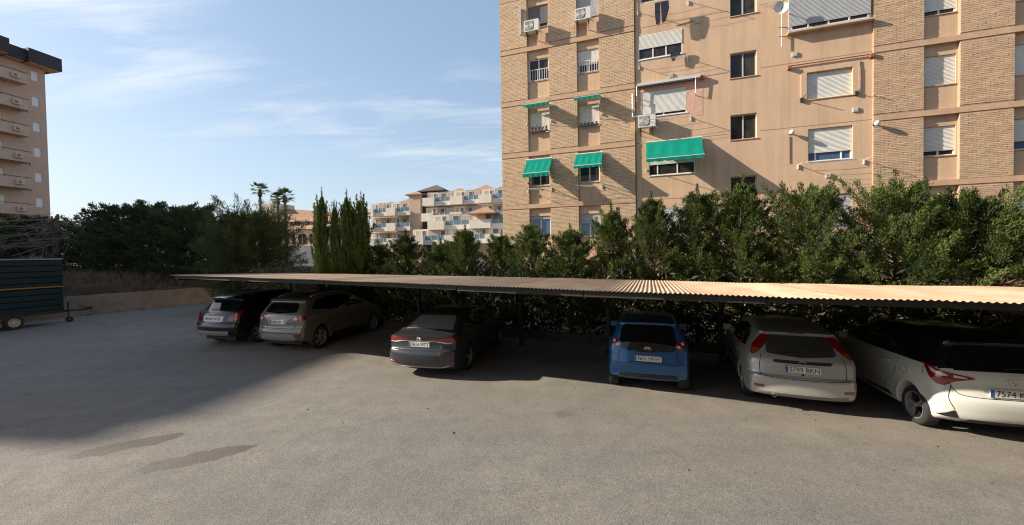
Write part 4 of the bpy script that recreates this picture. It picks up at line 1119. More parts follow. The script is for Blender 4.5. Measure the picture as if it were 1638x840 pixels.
# ribbed box: side surface made of horizontal boards with grooves between them
q = MB(); q.box(-2.9, Lr-0.04, 0.06, 1.9, 0.66, 2.94); q.build('box_core', m_tr, tr)
nz_ = 9; hgt = (2.93-0.64)/nz_
for k in range(nz_):
    z0 = 0.64 + k*hgt
    q = MB(); q.prism([(0.055, z0+0.002), (0.055, z0+hgt-0.002), (0.002, z0+hgt-0.022), (0.0, z0+hgt*0.5), (0.002, z0+0.022)], -2.9, Lr, 'x'); q.build('side_board', m_tr, tr)
    q = MB(); q.prism([(-0.0, z0+0.004), (-0.0, z0+hgt-0.004), (0.03, z0+hgt-0.03), (0.03, z0+0.03)], 0.06, 1.9, 'y')
    for v in range(len(q.v)): q.v[v] = (Lr - 0.04 + q.v[v][0], q.v[v][1], q.v[v][2])
    q.build('front_board', m_tr, tr)
q = MB(); q.box(-2.92, Lr+0.02, -0.02, 1.92, 2.94, 3.0); q.build('roof', m_trt, tr)
q = MB(); q.box(-2.9, Lr, -0.022, -0.002, 1.70, 1.75); q.build('strap', m_or, tr)
q = MB(); q.box(-2.9, Lr, 0.05, 0.15, 0.50, 0.64); q.box(-2.9, Lr, 1.7, 1.8, 0.50, 0.64); q.build('chassis', m_steel, tr)
def wheel_simple(par, x, y, r, w, axis='y'):
    q = MB(); q.lathe([(r*0.55, y+0.03), (r*0.55, y+w)], 18, 'y', (x, 0, r)); h = q.build('wheel', m_steel, par)
    q = MB(); q.lathe([(r*0.60,y+w*.1),(r*0.66,y+0.0),(r*0.93,y+0.005),(r,y+w*.2),(r,y+w*.8),(r*.93,y+w),(r*.6,y+w*.9)], 24, 'y', (x,0,r), closed=True); q.build('tyre', m_tyre, h, smooth=True, sharp=40, fix=True)
    q = MB(); q.lathe([(r*0.61,y+0.015),(r*0.55,y+0.012),(r*0.50,y+0.05),(r*0.30,y+0.045),(r*0.26,y+0.02),(r*0.12,y+0.015),(0.001,y+0.015)], 24, 'y', (x,0,r)); q.build('rim', m_rimc, h, smooth=True, sharp=40, fix=True)
    for k in range(10):
        a = 6.283*k/10; q = MB(); q.lathe([(0.001,0.0),(r*.055,0.0)], 8, 'y', (x+math.cos(a)*r*.40, y+0.044, r+math.sin(a)*r*.40)); q.build('vent_hole', m_dark, h)
wheel_simple(tr, 0.0, 0.04, 0.30, 0.19); wheel_simple(tr, -0.85, 0.04, 0.30, 0.19); wheel_simple(tr, 0.0, 1.66, 0.30, 0.19)
q = MB(); q.prism([(0.45, 0.52), (0.36, 0.66), (-0.36, 0.66), (-0.45, 0.52), (-0.42, 0.52), (-0.34, 0.63), (0.34, 0.63), (0.42, 0.52)], 0.0, 0.24, 'y'); q.build('mudguard', m_steel, tr)
q = MB(); q.tube([(Lr-0.3, 0.15, 0.55), (Lr+1.1, 0.95, 0.48)], 0.04, 6); q.tube([(Lr-0.3, 1.75, 0.55), (Lr+1.1, 0.95, 0.48)], 0.04, 6); q.tube([(Lr+1.0,0.95,0.48),(Lr+1.35,0.95,0.48)], 0.05, 8); q.build('drawbar', m_steel, tr)
q = MB(); q.tube([(Lr+0.35,0.40,0.22),(Lr+0.35,0.40,0.95)], 0.03, 8); q.tube([(Lr+0.35,0.40,0.95),(Lr+0.5,0.40,0.97)], 0.012, 5); q.build('jack', m_steel, tr)
q = MB(); q.lathe([(0.04,0.36),(0.13,0.36),(0.13,0.44),(0.04,0.44)], 14, 'y', (Lr+0.38,0,0.13), closed=True); q.build('jockey_wheel', m_tyre, tr, fix=True)
q = MB(); q.box(Lr+1.3, Lr+1.5, 0.90, 1.0, 0.46, 0.58); q.tube([(Lr+1.2,0.95,0.55),(Lr+1.0,0.95,0.72)],0.018,5); q.build('coupling', m_steel, tr)

# scattered dry leaves and grit on the asphalt
rs = np.random.RandomState(21); n = 900
s_ = np.concatenate([rs.uniform(-27, 9, n//2), -28.9 + np.abs(rs.normal(size=n//2))*0.5]); q_ = np.concatenate([7.9 + rs.normal(size=n//2)*1.6, rs.uniform(0, 20, n//2)])
P = np.stack([csx*s_ + cnx*q_, csy*s_ + cny*q_, np.full(n, 0.006)], axis=1)
D = rs.normal(size=(n, 3)) * np.array([1, 1, 0.12]) + np.array([0, 0, 0.1])
ob = link_mesh('leaf_litter', np_quads('leaf_litter', leaflets(P, D, rs.uniform(.02, .06, n), rs.uniform(.008, .025, n), rs), rs.uniform(0, 1, n)), m_brush)
tag(ob, 'sparse dry leaves and twigs lying on the asphalt', 'leaves', kind='stuff')
# ================================================================== CARS
def catmull(pts, n=7):
    """smooth polyline through control points; a third value of 1 marks a corner"""
    P = [np.array(p[:2], float) for p in pts]; corner = [len(p) > 2 and p[2] for p in pts]
    out = []
    N = len(P)
    for i in range(N-1):
        p1, p2 = P[i], P[i+1]
        p0 = P[i-1] if i > 0 and not corner[i] else 2*p1 - p2
        p3 = P[i+2] if i+2 < N and not corner[i+1] else 2*p2 - p1
        for k in range(n):
            t = k/n
            out.append(0.5*((2*p1) + (p2-p0)*t + (2*p0-5*p1+4*p2-p3)*t*t + (3*p1-p0-3*p2+p3)*t**3))
    out.append(P[-1]); return out

def seg_dist(pts, A, B_):
    d = B_ - A; L2 = (d**2).sum(1) + 1e-12
    best = np.full(len(pts), 1e9)
    for i in range(len(A)):
        t = np.clip(((pts - A[i]) @ d[i]) / L2[i], 0, 1)
        best = np.minimum(best, np.linalg.norm(pts - (A[i] + t[:, None]*d[i]), axis=1))
    return best

def car_body(sp):
    W, L, belt, top = sp['W']/2, sp['L'], sp['belt'], sp['H']
    upper = catmull(sp['sil'], 6)                 # rear bottom -> over the roof -> front bottom
    rw, yr, yf = sp['rt'], sp['yr'], sp['yf']; ra = rw + sp.get('gap', 0.05); zb_ = sp['zb']
    lower = []
    hx = math.sqrt(ra*ra - (zb_-rw)**2)
    def arch(c):
        a0 = math.atan2(zb_-rw, hx); a1 = math.pi - a0
        return [np.array([c + ra*math.cos(a), rw + ra*math.sin(a)]) for a in np.linspace(a0, a1, 22)]
    lower += arch(yf)
    lower += [np.array([yf-hx-(yf-yr-2*hx)*t, zb_]) for t in np.linspace(0.06, 0.94, 12)]
    lower += arch(yr)
    out = upper + [np.array([upper[-1][0]-0.03, zb_])] + lower
    if upper[0][0] < yr-hx-0.05: out += [np.array([upper[0][0]+0.02, zb_])]
    O = np.array(out)
    # drop near-duplicates
    keep = [0]
    for i in range(1, len(O)):
        if np.linalg.norm(O[i]-O[keep[-1]]) > 0.004: keep.append(i)
    if np.linalg.norm(O[keep[-1]]-O[0]) < 0.004: keep.pop()
    nu = sum(1 for i in keep if i < len(upper)); O = O[keep]; n = len(O)
    A, B_ = O, np.roll(O, -1, axis=0)
    segU = np.arange(n) < nu-1; segL = ~segU
    area = 0.5*np.sum(A[:,0]*B_[:,1]-B_[:,0]*A[:,1]); sgn = 1 if area > 0 else -1
    tan_ = np.roll(O,-1,0)-np.roll(O,1,0); nrm = np.stack([-tan_[:,1], tan_[:,0]],1)*sgn; nrm /= np.linalg.norm(nrm,axis=1,keepdims=True)+1e-9
    inner = []
    for d in (0.010, 0.026, 0.050, 0.080, 0.115):
        p = O + nrm*d; inner.append(p[seg_dist(p, A, B_) > d*0.9])
    gx, gz = np.meshgrid(np.arange(0.02, L, 0.055), np.arange(0.2, top, 0.045))
    gp = np.stack([gx.ravel(), gz.ravel()], 1); gp = gp[seg_dist(gp, A, B_) > 0.135]
    allp = np.concatenate([O] + inner + [gp])
    vs_, _, fs_, *_r = delaunay_2d_cdt([Vector(p) for p in allp], [], [list(range(n)) if sgn > 0 else list(range(n))[::-1]], 1, 1e-4)
    V2 = np.array([(v[0], v[1]) for v in vs_])
    def halfw(p):
        y, z = p[:,0], p[:,1]
        u = np.clip((sp.get('tail', 0.9) - y)/sp.get('tail', 0.9), 0, 1); w_ = W*(1 - sp.get('rtap', 0.07)*u**2)
        u = np.clip((y-(L-1.1))/1.1, 0, 1); w_ = w_*(1 - 0.10*u**2)
        # lower body barrel
        zm = 0.62; w_ = w_ - 0.035*((z-zm)/0.45)**2*(z < zm) - 0.018*((z-zm)/0.4)**2*((z >= zm) & (z < belt)) - 0.018*((belt-zm)/0.4)**2*(z >= belt)
        # greenhouse tumblehome with a small step at the belt
        t = np.clip((z-belt)/(top-belt), 0, 1); w_ = w_ - (0.012*np.clip((z-belt)/0.03,0,1) + sp.get('tumble', 0.15)*t**1.15)
        # character line
        w_ = w_ + sp.get('crease', 0.010)*np.exp(-((z-sp.get('cz', belt-0.12))/0.035)**2)
        # flared arches
        for c in (yr, yf):
            r_ = np.hypot(y-c, z-rw); w_ = w_ + 0.016*np.exp(-((r_-ra)/0.05)**2)*(z < belt)
        dU = seg_dist(p, A[segU], B_[segU]); dL = seg_dist(p, A[segL], B_[segL])
        R = np.where(z > belt, sp.get('rtop', 0.075), sp.get('rlow', 0.10))
        R = np.where(z < 0.5, 0.06, R)
        a = np.clip(R-dU, 0, None); w_ = w_ - (R-np.sqrt(np.clip(R*R-a*a, 0, None)))
        a = np.clip(0.022-dL, 0, None); w_ = w_ - (0.022-np.sqrt(np.clip(0.022**2-a*a, 0, None)))
        return w_
    HW = halfw(V2); HO = halfw(O)
    def deform(x, y, z):
        s = abs(x)/W
        wr = max(0.0, 1 - y/1.2)**1.3; wf = max(0.0, (y-(L-1.1))/1.1)**1.2
        y = y + sp.get('rwrap', 0.15)*s**2.6*wr - 0.30*s**2.4*wf
        k = min(1, max(0, (z-belt+0.12)/0.2)); z = z - 0.045*s*s*k
        return (x, y, z)
    bm = bmesh.new()
    for side in (1, -1):
        bv_ = [bm.verts.new(deform(side*h, p[0], p[1])) for p, h in zip(V2, HW)]
        for f in fs_:
            try: bm.faces.new([bv_[i] for i in (f if side < 0 else f[::-1])])
            except ValueError: pass
    cols = np.linspace(-1, 1, 17); ring = []
    for p, h in zip(O, HO): ring.append([bm.verts.new(deform(c*h, p[0], p[1])) for c in cols])
    for i in range(n):
        a, b_ = ring[i], ring[(i+1) % n]
        for k in range(16):
            try: bm.faces.new((a[k], a[k+1], b_[k+1], b_[k]))
            except ValueError: pass
    bmesh.ops.remove_doubles(bm, verts=bm.verts, dist=0.0008)
    bmesh.ops.recalc_face_normals(bm, faces=bm.faces)
    me = bpy.data.meshes.new('body'); bm.to_mesh(me)
    bvh = BVHTree.FromBMesh(bm); bm.free()
    return me, bvh

def rounded(poly, r=0.03, n=4):
    out = []; N = len(poly)
    for i in range(N):
        p0, p1, p2 = (np.array(poly[(i+j-1) % N][:2], float) for j in range(3))
        a, b_ = p0-p1, p2-p1; la, lb = np.linalg.norm(a), np.linalg.norm(b_)
        rr = min(r, la*0.45, lb*0.45)
        q0, q1 = p1 + a/la*rr, p1 + b_/lb*rr
        for k in range(n+1):
            t = k/n; out.append((1-t)**2*q0 + 2*t*(1-t)*p1 + t*t*q1)
    return out

def patch(bvh, poly, mode, off, side=1, ang=45, rnd=0.02, step=0.035, thick=0.0):
    """cut a sheet with outline poly on the body surface. mode rear (x,z) / side (y,z) / diag (u,z) / top (x,y)"""
    P = rounded(poly, rnd) if rnd else [np.array(p[:2], float) for p in poly]
    P = np.array(P)
    dens = []
    for a, b_ in zip(P, np.roll(P, -1, 0)):
        m_ = max(1, int(np.linalg.norm(b_-a)/step))
        for k in range(m_): dens.append(a + (b_-a)*k/m_)
    P = np.array(dens)
    lo, hi = P.min(0), P.max(0)
    gx, gz = np.meshgrid(np.arange(lo[0]+step/2, hi[0], step), np.arange(lo[1]+step/2, hi[1], step))
    g_ = np.stack([gx.ravel(), gz.ravel()], 1)
    if len(g_):
        ins = np.zeros(len(g_), bool)
        for a, b_ in zip(P, np.roll(P, -1, 0)):
            c = ((a[1] > g_[:,1]) != (b_[1] > g_[:,1])); xx = (b_[0]-a[0])*(g_[:,1]-a[1])/((b_[1]-a[1]) if abs(b_[1]-a[1]) > 1e-12 else 1e-12)+a[0]
            ins ^= c & (g_[:,0] < xx)
        g_ = g_[ins]; g_ = g_[seg_dist(g_, P, np.roll(P,-1,0)) > step*0.4] if len(g_) else g_
    pts = np.concatenate([P, g_]) if len(g_) else P
    area = 0.5*np.sum(P[:,0]*np.roll(P[:,1],-1)-np.roll(P[:,0],-1)*P[:,1])
    order = list(range(len(P))) if area > 0 else list(range(len(P)))[::-1]
    vs_, _, fs_, *_r = delaunay_2d_cdt([Vector(p) for p in pts], [], [order], 1, 1e-5)
    th = rad(ang)
    V, ok, NN = [], [], []
    for v in vs_:
        u, z = v[0], v[1]
        if mode == 'rear': o, d = Vector((side*u, -3, z)), Vector((0, 1, 0))
        elif mode == 'side': o, d = Vector((side*3, u, z)), Vector((-side, 0, 0))
        elif mode == 'top': o, d = Vector((side*u, z, 4)), Vector((0, 0, -1))
        elif mode == 'roofrear':                      # looking down and forward at 45 degrees
            d = Vector((0, 0.7071, -0.7071)); o = Vector((side*u, 0, z)) - d*3
        else:
            d = Vector((-side*math.sin(th), math.cos(th), 0)); e = Vector((side*math.cos(th), math.sin(th), 0))
            o = e*u + Vector((0, 0, z)) - d*3
        h, nn, _i, _d = bvh.ray_cast(o, d)
        if h is None: V.append((0,0,0)); ok.append(False); NN.append(Vector((0,0,1))); continue
        if nn.dot(d) > 0: nn = -nn
        V.append(h + nn*off); ok.append(True); NN.append(nn)
    F = [tuple(f) for f in fs_ if all(ok[i] for i in f)]
    # edge skirt so the piece sits in the body
    from collections import Counter
    cnt = Counter()
    for f in F:
        for a, b_ in zip(f, f[1:]+f[:1]): cnt[(min(a,b_), max(a,b_))] += 1
    base = len(V); m_ = {}
    sk = []
    for (a, b_), c in cnt.items():
        if c == 1:
            for i in (a, b_):
                if i not in m_: m_[i] = len(V); V.append(V[i] - NN[i]*(off+0.004))
            sk.append((a, b_, m_[b_], m_[a]))
    me = bpy.data.meshes.new('panel'); me.from_pydata([tuple(v) for v in V], [], F + sk)
    bm = bmesh.new(); bm.from_mesh(me); bmesh.ops.delete(bm, geom=[v for v in bm.verts if not v.link_faces], context='VERTS')
    bmesh.ops.recalc_face_normals(bm, faces=bm.faces); bm.to_mesh(me); bm.free()
    return me

def strip_poly(pts, w=0.008):
    """thin polygon along a polyline, for panel gaps"""
    P = [np.array(p, float) for p in catmull(pts, 5)]; L_, R_ = [], []
    for i, p in enumerate(P):
        t = P[min(i+1, len(P)-1)] - P[max(i-1, 0)]; t /= np.linalg.norm(t)+1e-9; nn = np.array([-t[1], t[0]])*w/2
        L_.append(p+nn); R_.append(p-nn)
    return L_ + R_[::-1]

m_tread = m_tyre
m_cglass = mat('car_glass', (0.006, 0.007, 0.008), 0.04, spec=0.6)
m_dust = mat('dusty_car_glass', (0.060, 0.055, 0.045), 0.35, spec=0.5, var=(6, 0.3))
m_trim = mat('black_trim', (0.012, 0.012, 0.012), 0.55)
m_gap = mat('panel_gap', (0.006, 0.006, 0.006), 0.9)
m_red = mat('tail_light_red', (0.20, 0.006, 0.008), 0.12, coat=1.0, spec=0.6)
m_redd = mat('dark_red_lens', (0.12, 0.006, 0.008), 0.12, coat=1.0)
m_amber = mat('amber_lens', (0.30, 0.06, 0.008), 0.12, coat=1.0)
m_clear = mat('clear_lens', (0.62, 0.52, 0.50), 0.12, coat=1.0)
m_chrome = mat('chrome', (0.75, 0.75, 0.75), 0.12, metal=1.0)
m_alloy = mat('alloy_silver', (0.36, 0.36, 0.355), 0.35, metal=0.5)
m_alloyd = mat('alloy_dark', (0.03, 0.03, 0.03), 0.4, metal=0.5)
m_plate = mat('plate_white', (0.66, 0.66, 0.62), 0.45, var=(9, 0.12))
m_pblue = mat('plate_blue', (0.02, 0.09, 0.32), 0.45)
m_ink = mat('plate_black', (0.012, 0.012, 0.012), 0.6)
m_silv = mat('silver_plastic', (0.42, 0.41, 0.38), 0.35, metal=0.5)
def paint(name, col, metal=0.0, rough=0.3): return mat(name, col, rough, metal, coat=0.6, var=(1.5, 0.06))

def car_wheel(par, x, y, r, side, spokes, dark):
    """wheel part with tyre and rim; outer face towards side (+1 right, -1 left)"""
    w = 0.20
    def prof(pr): return [(rr, side*h) for rr, h in pr]
    q = MB(); q.lathe(prof([(r*0.40, -0.10), (r*0.40, 0.02)]), 18, 'x', (x, y, r)); q.lathe(prof([(0.001, 0.02), (r*0.40, 0.02)]), 18, 'x', (x, y, r))
    h = q.build('wheel', m_trim, par)
    q = MB(); q.lathe(prof([(r*0.70,0.085),(r*0.74,0.100),(r*0.88,0.104),(r*0.96,0.088),(r,0.06),(r,-0.08),(r*0.9,-0.104),(r*0.70,-0.09)]), 36, 'x', (x, y, r), closed=True)
    q.build('tyre', m_tread, h, smooth=True, sharp=50, fix=True)
    q = MB(); q.lathe(prof([(r*0.705,0.088),(r*0.69,0.094),(r*0.66,0.090),(r*0.63,0.05),(r*0.62,-0.06)]), 36, 'x', (x, y, r)); rim = q.build('rim', m_alloy, h, smooth=True, sharp=40)
    for k in range(spokes):
        a = 2*math.pi*k/spokes + 0.2
        q = MB()
        for da, wd in ((-0.11, 0.035), (0.11, 0.035)) if spokes <= 6 else ((0, 0.05),):
            c0, s0 = math.cos(a+da*0.4), math.sin(a+da*0.4); c1, s1 = math.cos(a+da*1.6), math.sin(a+da*1.6)
            t0 = (-s0, c0); r0, r1 = r*0.14, r*0.67; hw = wd*r*1.5
            pts = []
            for (rr, c, s, hh, ww) in ((r0, c0, s0, 0.078, hw*1.2), (r1, c1, s1, 0.088, hw)):
                for sg in (-1, 1): pts.append((x+side*hh, y+c*rr-s*ww*sg, r+s*rr+c*ww*sg))
                for sg in (1, -1): pts.append((x+side*(hh-0.03), y+c*rr-s*ww*sg, r+s*rr+c*ww*sg))
            q.add(pts, [(0,1,5,4),(1,2,6,5),(2,3,7,6),(3,0,4,7),(4,5,6,7)])
        q.build('spoke', m_alloyd if (dark and k % 2) else m_alloy, h, fix=True)
    q = MB(); q.lathe(prof([(r*0.16,0.06),(r*0.16,0.084),(r*0.10,0.09),(0.001,0.09)]), 16, 'x', (x, y, r)); q.build('hub_cap', m_alloy, h, smooth=True, sharp=40, fix=True)

def plate(par, bvh, z, txt, tilt=0.0, legible=True, y_extra=0.012, width=0.52):
    h, nn, *_ = bvh.ray_cast(Vector((0, -3, z)), Vector((0, 1, 0)))
    y0 = min(bvh.ray_cast(Vector((xx, -3, zz_)), Vector((0, 1, 0)))[0].y for xx in (0, .25, -.25) for zz_ in (z-.05, z+.05)) - y_extra
    q = MB(); q.box(-width/2, width/2, y0-0.004, y0+0.03, z-0.055, z+0.055); p = q.build('number_plate', m_plate, par)
    q = MB(); q.box(-width/2+0.003, -width/2+0.043, y0-0.006, y0-0.0042, z-0.052, z+0.052); q.build('plate_band', m_pblue, p)
    if legible:
        me = text_mesh(txt, 0.115, 0.0008, width-0.085)
        o = link_mesh('lettering', me, m_ink, p); o.rotation_euler = (rad(90), 0, 0); o.location = (0.022, y0-0.0055, z-0.002)
    else:
        rr = random.Random(len(txt)+int(z*100)); q = MB(); xx = -width/2+0.065
        for k in range(7):
            wch = 0.042
            if k == 4: xx += 0.025
            q.box(xx, xx+0.010, y0-0.006, y0-0.0042, z-0.035, z+0.035)
            if rr.random() < .6: q.box(xx+wch-.012, xx+wch-.002, y0-0.0061, y0-0.0042, z-0.035+rr.choice((0,.035)), z+0.035)
            for zz_ in rr.sample((-0.033, 0.0, 0.026), 2): q.box(xx+.010, xx+wch-.012, y0-0.0062, y0-0.0042, z+zz_, z+zz_+0.009)
            xx += wch+0.012
        q.build('lettering', m_ink, p)
    return y0

def emblem(par, bvh, z, kind, s=1.0):
    h, *_ = bvh.ray_cast(Vector((0, -3, z)), Vector((0, 1, 0))); y0 = h.y - 0.008
    def ell(a, b_, cx=0, cz=0, n=28): return [(cx+a*math.cos(6.2832*k/n), y0, z+cz+b_*math.sin(6.2832*k/n)) for k in range(n+1)]
    q = MB()
    if kind == 'rings':                              # three crossing ovals
        for e in (ell(.062*s,.042*s), ell(.017*s,.040*s), ell(.038*s,.016*s,0,.022*s)): q.tube(e, 0.0055*s, 6)
        q.build('emblem', m_chrome, par, smooth=True)
    elif kind == 'oval':
        q.lathe([(0.001,y0-0.002),(0.050,y0-0.002),(0.055,y0+.01)], 24, 'y', (0,0,0)); o = MB(); o.v = [(v[0]*1.0, v[1], z+v[2]*0.42) for v in q.v]; o.f = q.f; o.t = q.t
        o.build('emblem', mat('emblem_blue', (0.03, 0.05, 0.12), 0.3), par); r = MB(); r.tube(ell(.054,.023), .004, 5); r.build('emblem_rim', m_chrome, par)
    else:
        q.tube(ell(.045,.045), .007, 6); q.tube([(-.06,y0,z),(.06,y0,z)], .010, 6); q.build('emblem', m_chrome, par, smooth=True)

def make_car(sp, name, label, s, q_, heading, group='cars parked under the carport'):
    """s, q_: position of the middle of the rear bumper in the parking row frame"""
    loc = row(s, q_, 0)
    car = thing(name, label, 'car', loc, -rad(heading), group)
    me, bvh = car_body(sp)
    bo_ = link_mesh('body', me, sp['paint'], car, smooth=True, sharp=38)
    if sp.get('roof_paint'):                            # two-tone body: dark roof and pillars above the belt
        me.materials.append(sp['roof_paint'])
        for f_ in me.polygons:
            if f_.center.z > sp['belt'] + 0.035: f_.material_index = 1
    for (nm, mode, poly, m_, off, mirror, kw_) in sp['patches']:
        par_name = kw_.pop('on', None) if isinstance(kw_, dict) else None
        for sd in ((1, -1) if mirror else ((kw_.get('side', 1)),)):
            k2 = {k: v for k, v in kw_.items() if k != 'side'}
            pm = patch(bvh, poly, mode, off, sd, **k2)
            if len(pm.polygons): link_mesh(nm, pm, m_, car, smooth=True, sharp=45)
    tw = sp['W']/2 - sp.get('wi', 0.12)
    for yy in (sp['yr'], sp['yf']):
        for sd in (1, -1): car_wheel(car, sd*tw, yy, sp['rt'], sd, sp.get('spokes', 5), sp.get('dark', False))
    # closed dark underbody pan between the wheels
    q = MB(); q.box(-sp['W']/2+0.30, sp['W']/2-0.30, 0.35, sp['L']-0.4, 0.20, sp['zb']+0.12); q.build('underbody', m_trim, car)
    plate(car, bvh, sp['pz'], sp['plate'], legible=sp.get('legible', True))
    if sp.get('emblem'): emblem(car, bvh, sp['ez'], sp['emblem'])
    # door mirrors
    for sd in (1, -1):
        ym = sp['ym']; h, *_ = bvh.ray_cast(Vector((sd*3, ym, sp['belt']+0.03)), Vector((-sd, 0, 0)))
        q = MB(); xb = abs(h.x)
        q.prism([(ym-0.04, sp['belt']-0.02), (ym+0.10, sp['belt']-0.02), (ym+0.10, sp['belt']+0.06), (ym+0.05, sp['belt']+0.10), (ym-0.03, sp['belt']+0.10)], sd*(xb-0.02), sd*(xb+0.15), 'x')
        q.build('mirror', sp['paint'], car, fix=True)
    for nm, fn in sp.get('extra', []): fn(car, bvh)
    return car

def pipe(x, y, z, r=0.03, n='exhaust'):
    def f(car, bvh):
        q = MB(); q.lathe([(r, y+0.25), (r, y), (r*0.8, y), (r*0.8, y+0.2)], 12, 'y', (x, 0, z)); q.build(n, m_chrome, car, smooth=True, sharp=40)
    return (n, f)
def rails(x, y0, y1, z):
    def f(car, bvh):
        for sd in (1, -1):
            pts = []
            for k in range(7):
                yy = y0+(y1-y0)*k/6; h, *_ = bvh.ray_cast(Vector((sd*x, yy, 4)), Vector((0, 0, -1))); pts.append((sd*x, yy, h.z + (0.005 if k in (0, 6) else 0.045)))
            q = MB(); q.tube(pts, 0.018, 6); q.build('roof_rail', m_silv if z else m_trim, car, smooth=True)
    return ('roof_rail', f)
def aerial(y):
    def f(car, bvh):
        h, *_ = bvh.ray_cast(Vector((0, y, 4)), Vector((0, 0, -1))); q = MB(); q.tube([(0, y, h.z-0.01), (0, y-0.12, h.z+0.30)], 0.006, 5, 0.003); q.build('aerial', m_trim, car)
    return ('aerial', f)
def wiper(z, x0=-0.05, x1=0.42):
    def f(car, bvh):
        pts = []
        for k in range(6):
            xx = x0+(x1-x0)*k/5; h, nn, *_ = bvh.ray_cast(Vector((xx, -3, z+0.02*math.sin(k*.6))), Vector((0, 1, 0))); pts.append(h + Vector((0, -0.022, 0.01)))
        q = MB(); q.tube(pts, 0.009, 5, 0.006); q.build('wiper', m_trim, car)
    return ('wiper', f)
def handles(ys, z):
    def f(car, bvh):
        for sd in (1, -1):
            for y in ys:
                h, *_ = bvh.ray_cast(Vector((sd*3, y, z)), Vector((-sd, 0, 0))); q = MB()
                q.tube([(h.x-sd*0.01, y-0.10, z), (h.x+sd*0.022, y-0.07, z), (h.x+sd*0.022, y+0.07, z), (h.x-sd*0.01, y+0.10, z)], 0.014, 6); q.build('door_handle', car['_p'] if False else PAINT_NOW[0], car, smooth=True)
    return ('door_handle', f)
PAINT_NOW = [None]
def text_badge(txt, x, z, size):
    def f(car, bvh):
        h, *_ = bvh.ray_cast(Vector((x, -3, z)), Vector((0, 1, 0))); me = text_mesh(txt, size, 0.001)
        o = link_mesh('badge', me, m_chrome, car); o.rotation_euler = (rad(90), 0, 0); o.location = (x, h.y-0.012, z)
    return ('badge', f)

GAP = dict(rnd=0, step=0.03)
def gapline(mode, pts, mirror=True, w=0.009, **k): return ('panel_gap', mode, strip_poly(pts, w), m_gap, 0.0015, mirror, dict(GAP, **k))

# ---- white hatchback (right edge)
white = paint('white_paint', (0.56, 0.56, 0.52), 0.0, 0.25)
PAINT_NOW[0] = white
sp = dict(L=3.95, W=1.695, H=1.51, belt=0.98, yr=0.60, yf=3.11, rt=0.305, zb=0.22, pz=0.735, plate='7574 KTL', ez=0.895, emblem='rings', ym=2.72, paint=white, roof_paint=paint('black_roof_paint', (0.008, 0.008, 0.009), 0.0, 0.25), rwrap=0.20, rtap=0.10, tumble=0.265, spokes=5, dark=True, crease=0.016, cz=0.86,
 sil=[(0.20,0.22,1),(0.06,0.30),(0.01,0.45),(0.0,0.58),(0.035,0.66,1),(0.06,0.80),(0.075,0.96),(0.16,1.10),(0.33,1.37),(0.24,1.425,1),(0.40,1.462),(1.1,1.51),(1.8,1.495),(2.25,1.42),(3.0,1.03,1),(3.45,0.93),(3.78,0.80),(3.93,0.62),(3.95,0.45),(3.85,0.22,1)],
 patches=[
  ('rear_window','rear',[(-0.66,1.03),(0.66,1.03),(0.52,1.33),(0.44,1.365),(-0.44,1.365),(-0.52,1.33)],m_cglass,0.005,False,dict(rnd=0.05)),
  ('side_window','side',[(0.60,1.07),(0.78,1.33),(1.10,1.405),(1.80,1.405),(2.20,1.325),(2.86,1.03),(2.0,1.005),(1.2,1.01)],m_cglass,0.005,True,dict(rnd=0.04)),
  ('tail_light','diag',[(0.34,0.905),(0.36,0.93),(0.50,0.955),(0.64,0.98),(0.90,1.055),(0.86,1.00),(0.77,0.865),(0.70,0.785),(0.61,0.77),(0.535,0.835),(0.44,0.875)],m_red,0.010,True,dict(rnd=0.012)),
  ('light_lens','diag',[(0.58,0.915),(0.60,0.945),(0.80,1.00),(0.74,0.94),(0.66,0.91)],m_clear,0.015,True,dict(rnd=0.012)),
  ('reverse_lens','diag',[(0.40,0.902),(0.42,0.92),(0.53,0.938),(0.53,0.902)],m_clear,0.015,True,dict(rnd=0.008)),
  ('bumper_vent','diag',[(0.50,0.43),(0.475,0.31),(0.70,0.325),(0.58,0.375)],m_trim,0.008,True,dict(rnd=0.01)),
  ('diffuser','rear',[(-0.46,0.31),(0.46,0.31),(0.50,0.24),(-0.50,0.24)],m_trim,0.008,False,dict(rnd=0.02)),
  gapline('rear',[(0.66,0.86),(0.60,0.72),(0.47,0.655),(0.0,0.65)],True),
  gapline('side',[(0.45,0.98),(0.42,0.86)],True), gapline('diag',[(0.545,0.79),(0.56,0.62),(0.50,0.44)],True),
  gapline('side',[(1.00,1.00),(0.98,0.86),(1.10,0.62),(1.28,0.50)],True), gapline('side',[(2.02,1.0),(2.02,0.5),(2.03,0.26)],True), gapline('side',[(1.28,0.5),(1.33,0.28)],True),
  gapline('side',[(0.80+0.075*math.cos(a),0.835+0.075*math.sin(a)) for a in np.linspace(0,3.1,9)],True,0.006), gapline('side',[(0.80+0.075*math.cos(a),0.835+0.075*math.sin(a)) for a in np.linspace(3.18,6.25,9)],True,0.006),
  ('sill_trim','side',[(1.22,0.34),(1.95,0.30),(1.95,0.285),(1.10,0.275)],m_trim,0.006,True,dict(rnd=0.01)),
  ('brake_light','rear',[(-0.13,1.40),(0.13,1.40),(0.13,1.415),(-0.13,1.415)],m_redd,0.006,False,dict(rnd=0.004,step=0.02))],
 extra=[aerial(0.55), wiper(1.06), handles((1.25, 2.25), 0.885)])
make_car(sp, 'parked_hatchback', 'white hatchback with red wing-shaped tail lights, cut by the right edge', 4.27, 7.88, 17.0)

